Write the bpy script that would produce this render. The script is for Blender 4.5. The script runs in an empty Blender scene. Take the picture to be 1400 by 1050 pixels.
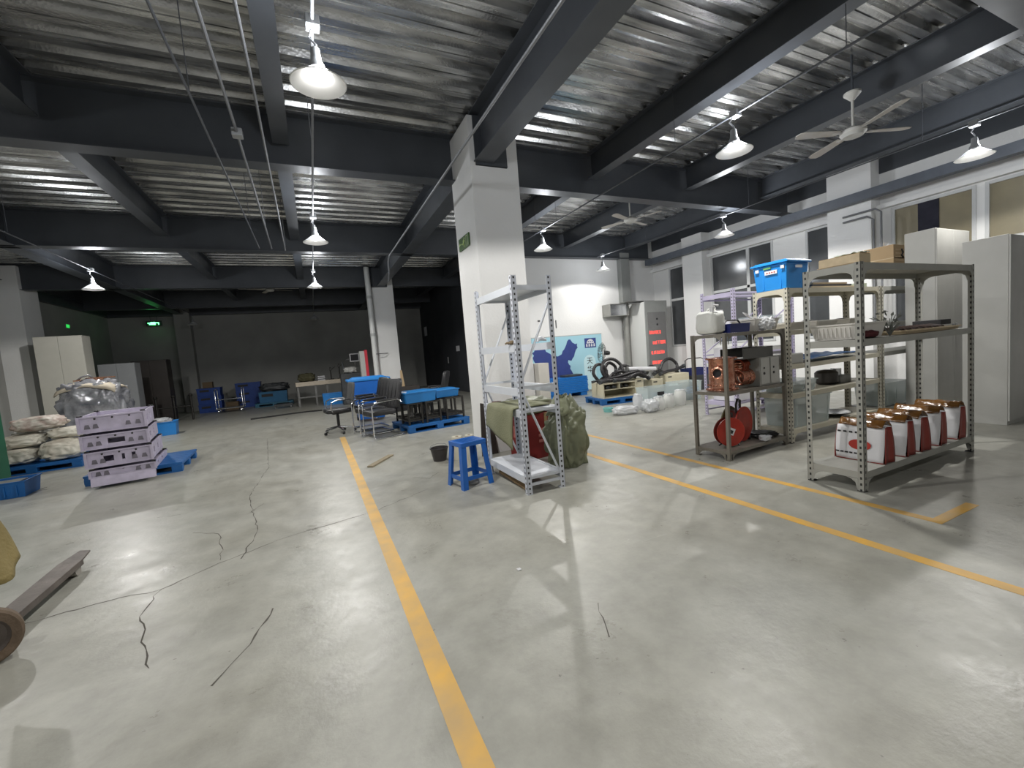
import bpy, bmesh, math, random
from mathutils import Vector, Matrix, Euler, noise
PI = math.pi
R = math.radians
C = bpy.context.scene.collection
scene = bpy.context.scene

# ---------------------------------------------------------------- camera
cam_data = bpy.data.cameras.new('camera')
cam_data.sensor_width = 36.0
cam_data.sensor_fit = 'HORIZONTAL'
cam_data.lens = 36.0 * 583.47 / 1400.0
cam_data.clip_start = 0.05
cam_data.clip_end = 200
cam = bpy.data.objects.new('camera', cam_data)
C.objects.link(cam)
yaw, pitch, roll = 0.4305508, -0.0763084, -0.0811428
F = Vector((math.sin(yaw) * math.cos(pitch), math.cos(yaw) * math.cos(pitch), math.sin(pitch)))
RT = Vector((math.cos(yaw), -math.sin(yaw), 0))
UP = RT.cross(F)
R2 = math.cos(roll) * RT + math.sin(roll) * UP
U2 = -math.sin(roll) * RT + math.cos(roll) * UP
mw = Matrix.Identity(4)
for i in range(3):
    mw[i][0], mw[i][1], mw[i][2] = R2[i], U2[i], -F[i]
mw[0][3], mw[1][3], mw[2][3] = 0.0, 0.0, 1.35
cam.matrix_world = mw
scene.camera = cam

# ---------------------------------------------------------------- world, view
w = bpy.data.worlds.new('night')
scene.world = w
w.use_nodes = True
w.node_tree.nodes['Background'].inputs['Color'].default_value = (0.02, 0.025, 0.035, 1)
w.node_tree.nodes['Background'].inputs['Strength'].default_value = 0.3
scene.view_settings.view_transform = 'Standard'
scene.view_settings.look = 'None'
scene.view_settings.gamma = 1
scene.view_settings.use_curve_mapping = False
scene.view_settings.exposure = 1.45
LAMP_W = 75.0
scene.cycles.max_bounces = 6
scene.cycles.diffuse_bounces = 4
scene.cycles.glossy_bounces = 3
scene.cycles.transparent_max_bounces = 8
scene.cycles.sample_clamp_indirect = 3.0
scene.cycles.caustics_reflective = False
scene.cycles.caustics_refractive = False

# ---------------------------------------------------------------- materials
MATS = {}
def mat(name, col, rough=0.5, metal=0.0, var=0.0, scale=6.0, bump=0.0, bscale=None, col2=None, emit=None, alpha=1.0, trans=0.0, coat=0.0, sub=None, stretch=None, detail=6):
    """principled with a noise mix of two colours, noise roughness and optional bump"""
    if name in MATS: return MATS[name]
    m = bpy.data.materials.new(name)
    m.use_nodes = True
    nt = m.node_tree; N = nt.nodes; L = nt.links
    b = N['Principled BSDF']
    c4 = (*col, 1)
    b.inputs['Base Color'].default_value = c4
    b.inputs['Roughness'].default_value = rough
    b.inputs['Metallic'].default_value = metal
    if coat:
        b.inputs['Coat Weight'].default_value = coat
        b.inputs['Coat Roughness'].default_value = 0.15
    if trans: b.inputs['Transmission Weight'].default_value = trans
    if alpha < 1: b.inputs['Alpha'].default_value = alpha
    if emit:
        b.inputs['Emission Color'].default_value = (*emit[:3], 1)
        b.inputs['Emission Strength'].default_value = emit[3]
    if var or bump or col2:
        tc = N.new('ShaderNodeTexCoord')
        mp = N.new('ShaderNodeMapping')
        L.new(tc.outputs['Object'], mp.inputs['Vector'])
        if stretch: mp.inputs['Scale'].default_value = stretch
        n = N.new('ShaderNodeTexNoise')
        n.inputs['Scale'].default_value = scale
        n.inputs['Detail'].default_value = detail
        L.new(mp.outputs['Vector'], n.inputs['Vector'])
    if var or col2:
        r = N.new('ShaderNodeValToRGB')
        r.color_ramp.elements[0].position = 0.3
        r.color_ramp.elements[1].position = 0.7
        d = col2 if col2 else tuple(c * (1 - var) for c in col)
        r.color_ramp.elements[0].color = (*d, 1)
        r.color_ramp.elements[1].color = c4
        L.new(n.outputs['Fac'], r.inputs['Fac'])
        L.new(r.outputs['Color'], b.inputs['Base Color'])
        mr = N.new('ShaderNodeMapRange')
        mr.inputs['To Min'].default_value = min(1, rough * 1.2)
        mr.inputs['To Max'].default_value = rough * 0.8
        L.new(n.outputs['Fac'], mr.inputs['Value'])
        L.new(mr.outputs['Result'], b.inputs['Roughness'])
    if bump:
        n2 = N.new('ShaderNodeTexNoise')
        n2.inputs['Scale'].default_value = bscale or scale * 3
        n2.inputs['Detail'].default_value = 4
        L.new(mp.outputs['Vector'], n2.inputs['Vector'])
        bp = N.new('ShaderNodeBump')
        bp.inputs['Strength'].default_value = bump
        bp.inputs['Distance'].default_value = 0.02
        L.new(n2.outputs['Fac'], bp.inputs['Height'])
        L.new(bp.outputs['Normal'], b.inputs['Normal'])
    MATS[name] = m
    return m

def perforated(name, col, rough=0.45, metal=0.0, pitch=0.05):
    """steel angle with a row of punched slots; u runs across a face, v along it (metres)"""
    m = mat(name, col, rough, metal, var=0.12, scale=9)
    nt = m.node_tree; N = nt.nodes; L = nt.links
    b = N['Principled BSDF']
    uv = N.new('ShaderNodeUVMap'); uv.uv_map = 'UVMap'
    sp = N.new('ShaderNodeSeparateXYZ'); L.new(uv.outputs['UV'], sp.inputs[0])
    def mth(op, a, bb=None):
        x = N.new('ShaderNodeMath'); x.operation = op
        for k, v in enumerate((a, bb)):
            if v is None: continue
            if isinstance(v, (int, float)): x.inputs[k].default_value = v
            else: L.new(v, x.inputs[k])
        return x.outputs[0]
    u = mth('LESS_THAN', mth('ABSOLUTE', mth('SUBTRACT', sp.outputs['X'], 0.5)), 0.16)
    v = mth('LESS_THAN', mth('FRACT', mth('DIVIDE', sp.outputs['Y'], pitch)), 0.42)
    hole = mth('MULTIPLY', u, v)
    mx = N.new('ShaderNodeMix'); mx.data_type = 'RGBA'
    L.new(hole, mx.inputs['Factor'])
    src = b.inputs['Base Color'].links[0].from_socket
    L.new(src, mx.inputs['A'])
    mx.inputs['B'].default_value = (0.015, 0.015, 0.015, 1)
    L.new(mx.outputs['Result'], b.inputs['Base Color'])
    return m

# ---------------------------------------------------------------- mesh building
class MB:
    def __init__(s):
        s.bm = bmesh.new(); s.uv = s.bm.loops.layers.uv.new('UVMap')
    def box(s, x0, y0, z0, x1, y1, z1, M=None):
        x0, x1 = min(x0, x1), max(x0, x1); y0, y1 = min(y0, y1), max(y0, y1); z0, z1 = min(z0, z1), max(z0, z1)
        P = [Vector((x, y, z)) for z in (z0, z1) for (x, y) in ((x0, y0), (x1, y0), (x1, y1), (x0, y1))]
        if M: P = [M @ p for p in P]
        v = [s.bm.verts.new(p) for p in P]
        for f in ((3, 2, 1, 0), (4, 5, 6, 7), (0, 1, 5, 4), (1, 2, 6, 5), (2, 3, 7, 6), (3, 0, 4, 7)):
            s.bm.faces.new([v[i] for i in f])
        return s
    def taper(s, x0, y0, x1, y1, z0, z1, d, dy=None, M=None):
        """box whose top is larger (d>0) or smaller than its base"""
        dy = d if dy is None else dy
        P = [Vector(p) for p in ((x0, y0, z0), (x1, y0, z0), (x1, y1, z0), (x0, y1, z0), (x0 - d, y0 - dy, z1), (x1 + d, y0 - dy, z1), (x1 + d, y1 + dy, z1), (x0 - d, y1 + dy, z1))]
        if M: P = [M @ p for p in P]
        v = [s.bm.verts.new(p) for p in P]
        for f in ((3, 2, 1, 0), (4, 5, 6, 7), (0, 1, 5, 4), (1, 2, 6, 5), (2, 3, 7, 6), (3, 0, 4, 7)):
            s.bm.faces.new([v[i] for i in f])
        return s
    def tray(s, x0, y0, x1, y1, z0, z1, d, t=0.008, rim=0.012, M=None):
        """open-topped tub with wall thickness, flaring by d, with a rim lip"""
        def ring(ox, z): return [Vector(p) for p in ((x0 - ox, y0 - ox, z), (x1 + ox, y0 - ox, z), (x1 + ox, y1 + ox, z), (x0 - ox, y1 + ox, z))]
        rings = [ring(0, z0), ring(d, z1 - 0.012), ring(d + rim, z1 - 0.012), ring(d + rim, z1), ring(d - t, z1), ring(-t, z0 + t)]
        vs = []
        for rg in rings:
            vs.append([s.bm.verts.new(M @ p if M else p) for p in rg])
        s.bm.faces.new(vs[0][::-1]); s.bm.faces.new(vs[-1])
        for a, b in zip(vs[:-1], vs[1:]):
            for i in range(4):
                s.bm.faces.new([a[i], a[(i + 1) % 4], b[(i + 1) % 4], b[i]])
        return s
    def prism(s, pts, M, h):
        """polygon pts (2d) extruded by h along local z, placed by M"""
        a = [s.bm.verts.new(M @ Vector((x, y, 0))) for x, y in pts]
        b = [s.bm.verts.new(M @ Vector((x, y, h))) for x, y in pts]
        s.bm.faces.new(a[::-1]); s.bm.faces.new(b)
        n = len(pts)
        for i in range(n): s.bm.faces.new([a[i], a[(i + 1) % n], b[(i + 1) % n], b[i]])
        return s
    def tube(s, pts, r, n=8, closed=False, cap=True):
        pts = [Vector(p) for p in pts]; m = len(pts)
        rr = r if isinstance(r, (list, tuple)) else [r] * m
        rings = []; prev = None
        for i, p in enumerate(pts):
            if closed: t = pts[(i + 1) % m] - pts[i - 1]
            else: t = pts[min(i + 1, m - 1)] - pts[max(i - 1, 0)]
            if t.length < 1e-9: t = Vector((0, 0, 1))
            t.normalize()
            if prev is None:
                a = Vector((0, 0, 1)) if abs(t.z) < 0.9 else Vector((1, 0, 0))
                prev = (a - t * a.dot(t)).normalized()
            else:
                q = prev - t * prev.dot(t)
                prev = q.normalized() if q.length > 1e-6 else prev
            bn = t.cross(prev)
            rings.append([s.bm.verts.new(p + rr[i] * (math.cos(2 * PI * k / n) * prev + math.sin(2 * PI * k / n) * bn)) for k in range(n)])
        for i in range(m if closed else m - 1):
            a, b = rings[i], rings[(i + 1) % m]
            for k in range(n): s.bm.faces.new([a[k], a[(k + 1) % n], b[(k + 1) % n], b[k]])
        if cap and not closed:
            s.bm.faces.new(rings[0][::-1]); s.bm.faces.new(rings[-1])
        return s
    def cyl(s, a, b, r, n=16, r2=None):
        return s.tube([a, b], [r, r if r2 is None else r2], n)
    def lathe(s, prof, M=None, n=24):
        rings = []
        for r, z in prof:
            if r < 1e-6:
                v = s.bm.verts.new(M @ Vector((0, 0, z)) if M else Vector((0, 0, z))); rings.append([v])
            else:
                rings.append([s.bm.verts.new((M @ Vector((r * math.cos(2 * PI * k / n), r * math.sin(2 * PI * k / n), z))) if M else Vector((r * math.cos(2 * PI * k / n), r * math.sin(2 * PI * k / n), z))) for k in range(n)])
        for a, b in zip(rings[:-1], rings[1:]):
            for k in range(n):
                k2 = (k + 1) % n
                if len(a) == 1 and len(b) == 1: continue
                if len(a) == 1: s.bm.faces.new([a[0], b[k2], b[k]])
                elif len(b) == 1: s.bm.faces.new([a[k], a[k2], b[0]])
                else: s.bm.faces.new([a[k], a[k2], b[k2], b[k]])
        return s
    def angle(s, x, y, sx, sy, w, z0, z1, t=0.003, M=None):
        """slotted steel angle post: corner at x,y, legs running sx and sy; UVs carry the slot pattern"""
        for (ax, ay, bx, by) in ((x, y, x + sx * w, y + sy * t), (x, y, x + sx * t, y + sy * w)):
            n0 = len(s.bm.faces); s.box(ax, ay, z0, bx, by, z1, M)
            s.bm.faces.ensure_lookup_table()
            alongx = abs(bx - ax) > abs(by - ay)
            for f in s.bm.faces[n0:]:
                for l in f.loops:
                    p = M.inverted() @ l.vert.co if M else l.vert.co
                    u = (p.x - min(ax, bx)) / w if alongx else (p.y - min(ay, by)) / w
                    flat = abs(f.normal.z) > 0.5 if f.normal.length else False
                    l[s.uv].uv = (u, p.z)
        return s
    def blob(s, c, size, e=0.6, amp=0.06, ns=3.0, seed=0, sub=4, M=None, flatten=None):
        """soft sack: superellipsoid pushed about by noise; size = half extents"""
        t = bmesh.new(); bmesh.ops.create_icosphere(t, subdivisions=sub, radius=1.0)
        mp = {}
        for v in t.verts:
            p = v.co
            q = Vector([math.copysign(abs(k) ** e, k) for k in p])
            f = 1 + amp * noise.noise(p * ns + Vector((seed, seed * 1.7, 0))) * 2 + amp * 0.6 * noise.noise(p * ns * 3 + Vector((0, seed, seed)))
            rd = 1 + amp * 1.2 * (abs(noise.noise(p * ns * 1.6 + Vector((seed * 3, 0, 5)))) * 2 - 0.5)
            q = Vector((q.x * size[0], q.y * size[1], q.z * size[2])) * f * rd
            q = q + Vector(c)
            if flatten is not None and q.z < flatten: q.z = flatten + (q.z - flatten) * 0.03
            if M: q = M @ q
            mp[v.index] = s.bm.verts.new(q)
        for f in t.faces: s.bm.faces.new([mp[v.index] for v in f.verts])
        t.free(); return s
    def sheet(s, fn, nu, nv, t=0.004):
        """cloth or plate: fn(u,v)->point, thickness t along the normal"""
        G = [[Vector(fn(i / nu, j / nv)) for j in range(nv + 1)] for i in range(nu + 1)]
        top, bot = [], []
        for i in range(nu + 1):
            ra, rb = [], []
            for j in range(nv + 1):
                a = G[min(i + 1, nu)][j] - G[max(i - 1, 0)][j]; b = G[i][min(j + 1, nv)] - G[i][max(j - 1, 0)]
                nn = a.cross(b); nn = nn.normalized() if nn.length > 1e-9 else Vector((0, 0, 1))
                ra.append(s.bm.verts.new(G[i][j] + nn * t / 2)); rb.append(s.bm.verts.new(G[i][j] - nn * t / 2))
            top.append(ra); bot.append(rb)
        for i in range(nu):
            for j in range(nv):
                s.bm.faces.new([top[i][j], top[i + 1][j], top[i + 1][j + 1], top[i][j + 1]])
                s.bm.faces.new([bot[i][j], bot[i][j + 1], bot[i + 1][j + 1], bot[i + 1][j]])
        for i in range(nu):
            s.bm.faces.new([top[i][0], bot[i][0], bot[i + 1][0], top[i + 1][0]])
            s.bm.faces.new([top[i][nv], top[i + 1][nv], bot[i + 1][nv], bot[i][nv]])
        for j in range(nv):
            s.bm.faces.new([top[0][j], top[0][j + 1], bot[0][j + 1], bot[0][j]])
            s.bm.faces.new([top[nu][j], bot[nu][j], bot[nu][j + 1], top[nu][j + 1]])
        return s
    def out(s, name, m, parent=None, bevel=0.0, smooth=False, label=None, seg=2):
        me = bpy.data.meshes.new(name)
        bmesh.ops.recalc_face_normals(s.bm, faces=s.bm.faces)
        s.bm.to_mesh(me); s.bm.free()
        me.materials.append(m)
        o = bpy.data.objects.new(name, me); C.objects.link(o)
        if parent: o.parent = parent
        if smooth:
            me.polygons.foreach_set('use_smooth', [True] * len(me.polygons))
            if smooth != 'all':
                me.set_sharp_from_angle(angle=R(40))
        if bevel:
            md = o.modifiers.new('bevel', 'BEVEL'); md.width = bevel; md.segments = seg; md.limit_method = 'ANGLE'; md.angle_limit = R(40)
        if label: o['label'] = label
        return o

def thing(name, label, cat, loc=(0, 0, 0), rot=0.0, group=None, tilt=None):
    o = bpy.data.objects.new(name, None); C.objects.link(o)
    o.empty_display_size = 0.1
    o.location = loc
    o.rotation_euler = tilt if tilt else (0, 0, rot)
    o['label'] = label; o['category'] = cat
    if group: o['group'] = group
    return o
def tag(o, label, cat, group=None, kind=None, loc=None, rot=None):
    o['label'] = label; o['category'] = cat
    if group: o['group'] = group
    if kind: o['kind'] = kind
    if loc: o.location = loc
    if rot is not None: o.rotation_euler = (0, 0, rot)
    return o
def struct(o, label=None):
    o['kind'] = 'structure'
    if label: o['label'] = label
    return o
def dup(root, label, loc=None, rot=None, group=None):
    def cp(o, par):
        c = o.copy(); C.objects.link(c)
        if par: c.parent = par
        for ch in list(kids.get(o.name, [])): cp(ch, c)
        return c
    kids = {}
    for o in list(root.children_recursive): kids.setdefault(o.parent.name, []).append(o)
    r = cp(root, None)
    r['label'] = label
    if loc: r.location = loc
    if rot is not None: r.rotation_euler = (0, 0, rot)
    if group: r['group'] = group
    return r
def T(x=0, y=0, z=0, rx=0, ry=0, rz=0):
    return Matrix.Translation((x, y, z)) @ Euler((rx, ry, rz)).to_matrix().to_4x4()
def text(name, body, size, m, M, parent=None, ext=0.001, align='CENTER'):
    cu = bpy.data.curves.new(name, 'FONT'); cu.body = body; cu.size = size; cu.extrude = ext
    cu.align_x = align; cu.align_y = 'CENTER'; cu.resolution_u = 2
    tmp = bpy.data.objects.new(name, cu); C.objects.link(tmp)
    me = bpy.data.meshes.new_from_object(tmp.evaluated_get(bpy.context.evaluated_depsgraph_get()))
    bpy.data.objects.remove(tmp)
    o = bpy.data.objects.new(name, me); o.matrix_basis = M; me.materials.append(m); C.objects.link(o)
    if parent: o.parent = parent
    return o
FX = lambda x, y, z: T(x, y, z, PI / 2, 0, 0)            # text facing -Y
FXN = lambda x, y, z: T(x, y, z, PI / 2, 0, -PI / 2)     # text facing -X
# ---------------------------------------------------------------- setting: floor, walls, steel frame, deck
def wall_mat(name, col, var=0.06):
    return mat(name, col, 0.75, var=var, scale=1.3, bump=0.15, bscale=30)
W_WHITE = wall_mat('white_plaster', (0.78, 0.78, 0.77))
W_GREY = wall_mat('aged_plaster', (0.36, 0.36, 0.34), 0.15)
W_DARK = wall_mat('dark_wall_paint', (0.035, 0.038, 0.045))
STEEL = mat('navy_grey_steel', (0.062, 0.069, 0.080), 0.42, 0.0, var=0.2, scale=2.5)
CONC = mat('deck_concrete', (0.25, 0.25, 0.24), 0.9, var=0.1)

def floor_material():
    m = bpy.data.materials.new('sealed_concrete_floor'); m.use_nodes = True
    nt = m.node_tree; N = nt.nodes; L = nt.links; b = N['Principled BSDF']
    tc = N.new('ShaderNodeTexCoord')
    def nz(scale, detail=6, rough=0.55, dist=0.0, st=None):
        n = N.new('ShaderNodeTexNoise'); n.inputs['Scale'].default_value = scale; n.inputs['Detail'].default_value = detail
        n.inputs['Roughness'].default_value = rough; n.inputs['Distortion'].default_value = dist
        if st:
            mp = N.new('ShaderNodeMapping'); mp.inputs['Scale'].default_value = st[:3]; mp.inputs['Rotation'].default_value[2] = st[3]
            L.new(tc.outputs['Object'], mp.inputs['Vector']); L.new(mp.outputs['Vector'], n.inputs['Vector'])
        else: L.new(tc.outputs['Object'], n.inputs['Vector'])
        return n.outputs['Fac']
    def ramp(src, p0, c0, p1, c1):
        r = N.new('ShaderNodeValToRGB'); e = r.color_ramp.elements
        e[0].position, e[1].position = p0, p1; e[0].color = (*c0, 1); e[1].color = (*c1, 1)
        L.new(src, r.inputs['Fac']); return r.outputs['Color']
    def mix(f, a, bb, mode='MIX'):
        x = N.new('ShaderNodeMix'); x.data_type = 'RGBA'; x.blend_type = mode
        if isinstance(f, float): x.inputs['Factor'].default_value = f
        else: L.new(f, x.inputs['Factor'])
        L.new(a, x.inputs['A'])
        if isinstance(bb, tuple): x.inputs['B'].default_value = (*bb, 1)
        else: L.new(bb, x.inputs['B'])
        return x.outputs['Result']
    base = ramp(nz(0.55, 8), 0.35, (0.335, 0.328, 0.285), 0.65, (0.37, 0.37, 0.335))
    mott = ramp(nz(4.5, 10, 0.7), 0.3, (0.80, 0.80, 0.80), 0.7, (1.12, 1.12, 1.12))
    c = mix(1.0, base, mott, 'MULTIPLY')
    stain = ramp(nz(1.7, 9, 0.75, 0.6), 0.60, (0, 0, 0), 0.78, (0.75, 0.75, 0.75))
    c = mix(stain, c, (0.20, 0.19, 0.165))
    scr = ramp(nz(3.0, 8, 0.8, 1.2, (1, 9, 1, 0.6)), 0.63, (0, 0, 0), 0.72, (0.5, 0.5, 0.5))
    c = mix(scr, c, (0.50, 0.50, 0.48))
    specks = ramp(nz(26, 3, 0.5), 0.72, (0, 0, 0), 0.76, (0.8, 0.8, 0.8))
    c = mix(specks, c, (0.16, 0.155, 0.14))
    L.new(c, b.inputs['Base Color']); b.inputs['Specular IOR Level'].default_value = 0.38
    mr = N.new('ShaderNodeMapRange'); mr.inputs['From Min'].default_value = 0.35; mr.inputs['From Max'].default_value = 0.65
    mr.inputs['To Min'].default_value = 0.26; mr.inputs['To Max'].default_value = 0.46
    L.new(nz(2.2, 10, 0.75), mr.inputs['Value']); L.new(mr.outputs['Result'], b.inputs['Roughness'])
    bp = N.new('ShaderNodeBump'); bp.inputs['Strength'].default_value = 0.25; bp.inputs['Distance'].default_value = 0.012
    L.new(nz(9, 8, 0.65), bp.inputs['Height']); L.new(bp.outputs['Normal'], b.inputs['Normal'])
    return m
FLOOR_M = floor_material()
XL, XR, YB, YF = -6.8, 10.0, -5.0, 21.0
fl = MB().box(XL - .2, YB - .2, -0.1, XR + .2, YF + .2, 0).out('floor', FLOOR_M); struct(fl)
YEL = mat('worn_yellow_floor_paint', (0.72, 0.40, 0.05), 0.5, var=0.35, scale=5, col2=(0.50, 0.33, 0.13), detail=12)
def stripe(x0, y0, x1, y1):
    return struct(MB().box(x0, y0, 0.0, x1, y1, 0.0015).out('floor_marking', YEL))
stripe(0.305, -1.5, 0.40, 8.6); stripe(2.93, -1.0, 3.01, 8.5)
stripe(3.60, 1.38, 3.67, 6.4); stripe(3.60, 1.31, 4.15, 1.38); 
CRACK = mat('crack_dark', (0.09, 0.082, 0.07), 0.9)
def crack(pts, w=0.006, seed=1):
    rnd = random.Random(seed); P = []
    for a, b in zip(pts[:-1], pts[1:]):
        a, b = Vector((*a, 0)), Vector((*b, 0)); n = max(2, int((b - a).length / 0.06))
        for i in range(n):
            P.append(a.lerp(b, i / n) + Vector((rnd.uniform(-1, 1), rnd.uniform(-1, 1), 0)) * 0.012)
    P.append(Vector((*pts[-1], 0)))
    m = MB(); L_, R_ = [], []
    for i, p in enumerate(P):
        t = (P[min(i + 1, len(P) - 1)] - P[max(i - 1, 0)]).normalized(); nn = Vector((-t.y, t.x, 0))
        ww = w * rnd.uniform(0.15, 1.1) / 2
        L_.append(m.bm.verts.new(p + nn * ww + Vector((0, 0, .0008)))); R_.append(m.bm.verts.new(p - nn * ww + Vector((0, 0, .0008))))
    for i in range(len(P) - 1): m.bm.faces.new([L_[i], R_[i], R_[i + 1], L_[i + 1]])
    return m.out('crack', CRACK, fl)
crack([(-1.69, 3.40), (-1.33, 3.45), (-1.05, 3.41), (-.76, 3.64), (-.35, 3.86), (.35, 4.01), (.95, 4.35)], .010, 1)
crack([(-1.05, 3.41), (-1.06, 3.1), (-.97, 2.85), (-.85, 2.5)], .008, 2)
crack([(-.62, 3.62), (-.58, 4.2), (-.79, 5.4), (-.72, 6.87), (-.99, 9.8)], .009, 3)
crack([(-.76, 3.70), (-.80, 3.95), (-.88, 4.32), (-1.1, 4.5)], .007, 4)
crack([(1.1, 1.55), (1.22, 1.8)], .006, 5)
crack([(1.2, 4.9), (1.05, 4.7), (.9, 4.9)], .007, 6)

crack([(-.35, 2.75), (-.42, 2.45), (-.55, 2.2)], .012, 7)
crack([(-.6, 5.0), (-.72, 4.75)], .006, 8)
crack([(-1.55, 5.25), (-1.35, 5.2)], .007, 9)
# walls
def wallbox(name, x0, y0, z0, x1, y1, z1, m):
    return struct(MB().box(x0, y0, z0, x1, y1, z1).out(name, m))
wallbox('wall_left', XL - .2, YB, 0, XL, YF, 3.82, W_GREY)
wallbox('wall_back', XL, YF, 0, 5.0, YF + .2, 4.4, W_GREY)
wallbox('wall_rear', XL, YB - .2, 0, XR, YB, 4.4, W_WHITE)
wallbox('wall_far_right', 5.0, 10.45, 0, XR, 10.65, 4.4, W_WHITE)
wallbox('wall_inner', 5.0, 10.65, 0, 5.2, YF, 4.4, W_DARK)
# right wall with window openings: (y0, y1, z0, z1)
WIN = [(9.15, 9.80, 1.10, 3.45), (6.58, 8.30, 1.10, 3.45), (5.30, 5.85, 1.10, 3.45), (3.20, 4.32, 1.10, 3.42), (1.55, 3.10, 1.10, 3.42), (-0.4, 1.40, 1.10, 3.42), (-3.2, -1.2, 1.10, 3.42)]
ys = sorted({YB, 10.45} | {a for w_ in WIN for a in w_[:2]})
wm = MB()
for a, b in zip(ys[:-1], ys[1:]):
    hit = [w_ for w_ in WIN if w_[0] <= a + 1e-4 and w_[1] >= b - 1e-4]
    if hit:
        wm.box(XR, a, 0, XR + .2, b, hit[0][2]); wm.box(XR, a, hit[0][3], XR + .2, b, 4.1)
    else: wm.box(XR, a, 0, XR + .2, b, 4.1)
struct(wm.out('wall_right', W_WHITE))
GLASS = mat('night_window_glass', (0.075, 0.08, 0.085), 0.15, var=0.2, scale=3, coat=0.5)
FILM = mat('yellowed_film_on_glass', (0.27, 0.235, 0.15), 0.35, var=0.35, scale=1.5, bump=0.2, bscale=4)
FRAME = mat('white_window_frame', (0.55, 0.56, 0.56), 0.45, var=0.06)
CURT = mat('dark_curtain_cloth', (0.02, 0.02, 0.035), 0.9, var=0.3)
for i, (y0, y1, z0, z1) in enumerate(WIN):
    film = i in (3, 4)
    f = MB()
    fw = .05
    f.box(XR - .02, y0, z0, XR + .06, y0 + fw, z1).box(XR - .02, y1 - fw, z0, XR + .06, y1, z1)
    f.box(XR - .02, y0 + fw, z0, XR + .06, y1 - fw, z0 + fw).box(XR - .02, y0 + fw, z1 - fw, XR + .06, y1 - fw, z1)
    f.box(XR - .02, y0 + fw, 2.45, XR + .06, y1 - fw, 2.52)
    mulls = [(y0 + y1) / 2 + (.12 if i == 1 else 0)] if y1 - y0 > 1 else []
    if i == 1: mulls = [7.22]
    if i in (3, 4): mulls = []
    for q in mulls: f.box(XR - .02, q - .04, z0 + fw, XR + .06, q + .04, z1 - fw)
    fo = struct(f.out('window_%d' % (i + 1), FRAME, bevel=.004))
    for (a, b) in zip([y0 + fw] + [q + .04 for q in mulls], [q - .04 for q in mulls] + [y1 - fw]):
        MB().box(XR + .01, a, z0 + fw, XR + .02, b, 2.45).out('pane', GLASS, fo)
        MB().box(XR + .01, a, 2.52, XR + .02, b, z1 - fw).out('pane', FILM if film else GLASS, fo)
    if i == 3: MB().box(XR + .025, 3.68, 2.5, XR + .05, 3.95, z1 - fw).out('curtain', CURT, fo); MB().box(XR - .005, 3.66, 2.52, XR + .009, 3.94, z1 - fw).out('curtain', CURT, fo)
# night backing outside the windows (the yard wall beyond the glass)
# wall pillars on the right wall
for n_, (a, b) in enumerate(((4.50, 5.25), (8.33, 9.0), (.6, 1.3))):
    wallbox('wall_pillar', XR - .3, a, 0, XR, b, 4.1 if n_ else 4.4, W_WHITE)
wallbox('trim_1', XR - .12, YB, 3.44, XR, 10.45, 3.52, W_WHITE)
# steel girt running along the right wall
g = MB(); g.box(9.45, YB, 3.60, 9.62, 10.2, 3.615).box(9.45, YB, 3.75, 9.62, 10.2, 3.765).box(9.45, YB, 3.615, 9.46, 10.2, 3.75)
struct(g.out('trim_2', mat('girt_steel', (0.10, 0.115, 0.14), 0.5, var=.2)))

# columns
def column(x0, y0, x1, y1, z=4.4, m=W_WHITE, name='concrete_column'):
    return struct(MB().box(x0, y0, 0, x1, y1, z).out(name, m, bevel=.008))
COLM = wall_mat('column_plaster', (0.76, 0.76, 0.75), 0.08)
# main column: cut away at the head where the beam enters
cb = MB().prism([(2.10, 0), (2.78, 0), (2.78, 4.4), (2.62, 4.4), (2.62, 3.78), (2.17, 3.78), (2.17, 4.4), (2.10, 4.4)], Matrix(((1, 0, 0, 0), (0, 0, 1, 5.3), (0, 1, 0, 0), (0, 0, 0, 1))), .8)
struct(cb.out('concrete_column', COLM))
cb = MB().box(1.98, 14.6, 0, 2.65, 15.4, 3.78).box(2.47, 14.6, 3.78, 2.65, 15.4, 4.4)
struct(cb.out('concrete_column', COLM))
struct(MB().box(XL, 14.6, 0, -6.30, 15.4, 4.4).out('concrete_column', COLM))
struct(MB().box(-4.7, 20.6, 0, -4.2, 21, 4.4).out('concrete_column', W_GREY))
struct(MB().box(-4.75, -4.1, 0, -4.1, -3.3, 4.4).out('concrete_column', COLM))
struct(MB().box(2.10, -4.1, 0, 2.78, -3.3, 4.4).out('concrete_column', COLM))

# steel frame
def ibeam_y(x, y0, y1, z0, z1, w, t=.014, web=.012):
    m = MB(); m.box(x - w / 2, y0, z0, x + w / 2, y1, z0 + t).box(x - w / 2, y0, z1 - t, x + w / 2, y1, z1).box(x - web / 2, y0, z0 + t, x + web / 2, y1, z1 - t)
    return struct(m.out('steel_beam', STEEL))
def ibeam_x(y, x0, x1, z0, z1, w, t=.016, web=.014):
    m = MB(); m.box(x0, y - w / 2, z0, x1, y + w / 2, z0 + t).box(x0, y - w / 2, z1 - t, x1, y + w / 2, z1).box(x0, y - web / 2, z0 + t, x1, y + web / 2, z1 - t)
    return struct(m.out('steel_beam', STEEL))
DZ = 4.45
PY = [-2.65, 1.53, 6.04, 10.31, 14.75, 18.9]
SX = [-6.65, -4.5, -2.3, -0.07, 2.28, 4.47, 6.60, 8.72]
for y in PY:
    ibeam_x(y, XL, 5.0 if y > 11 else XR - .3, 3.82, DZ, 0.22)
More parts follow.
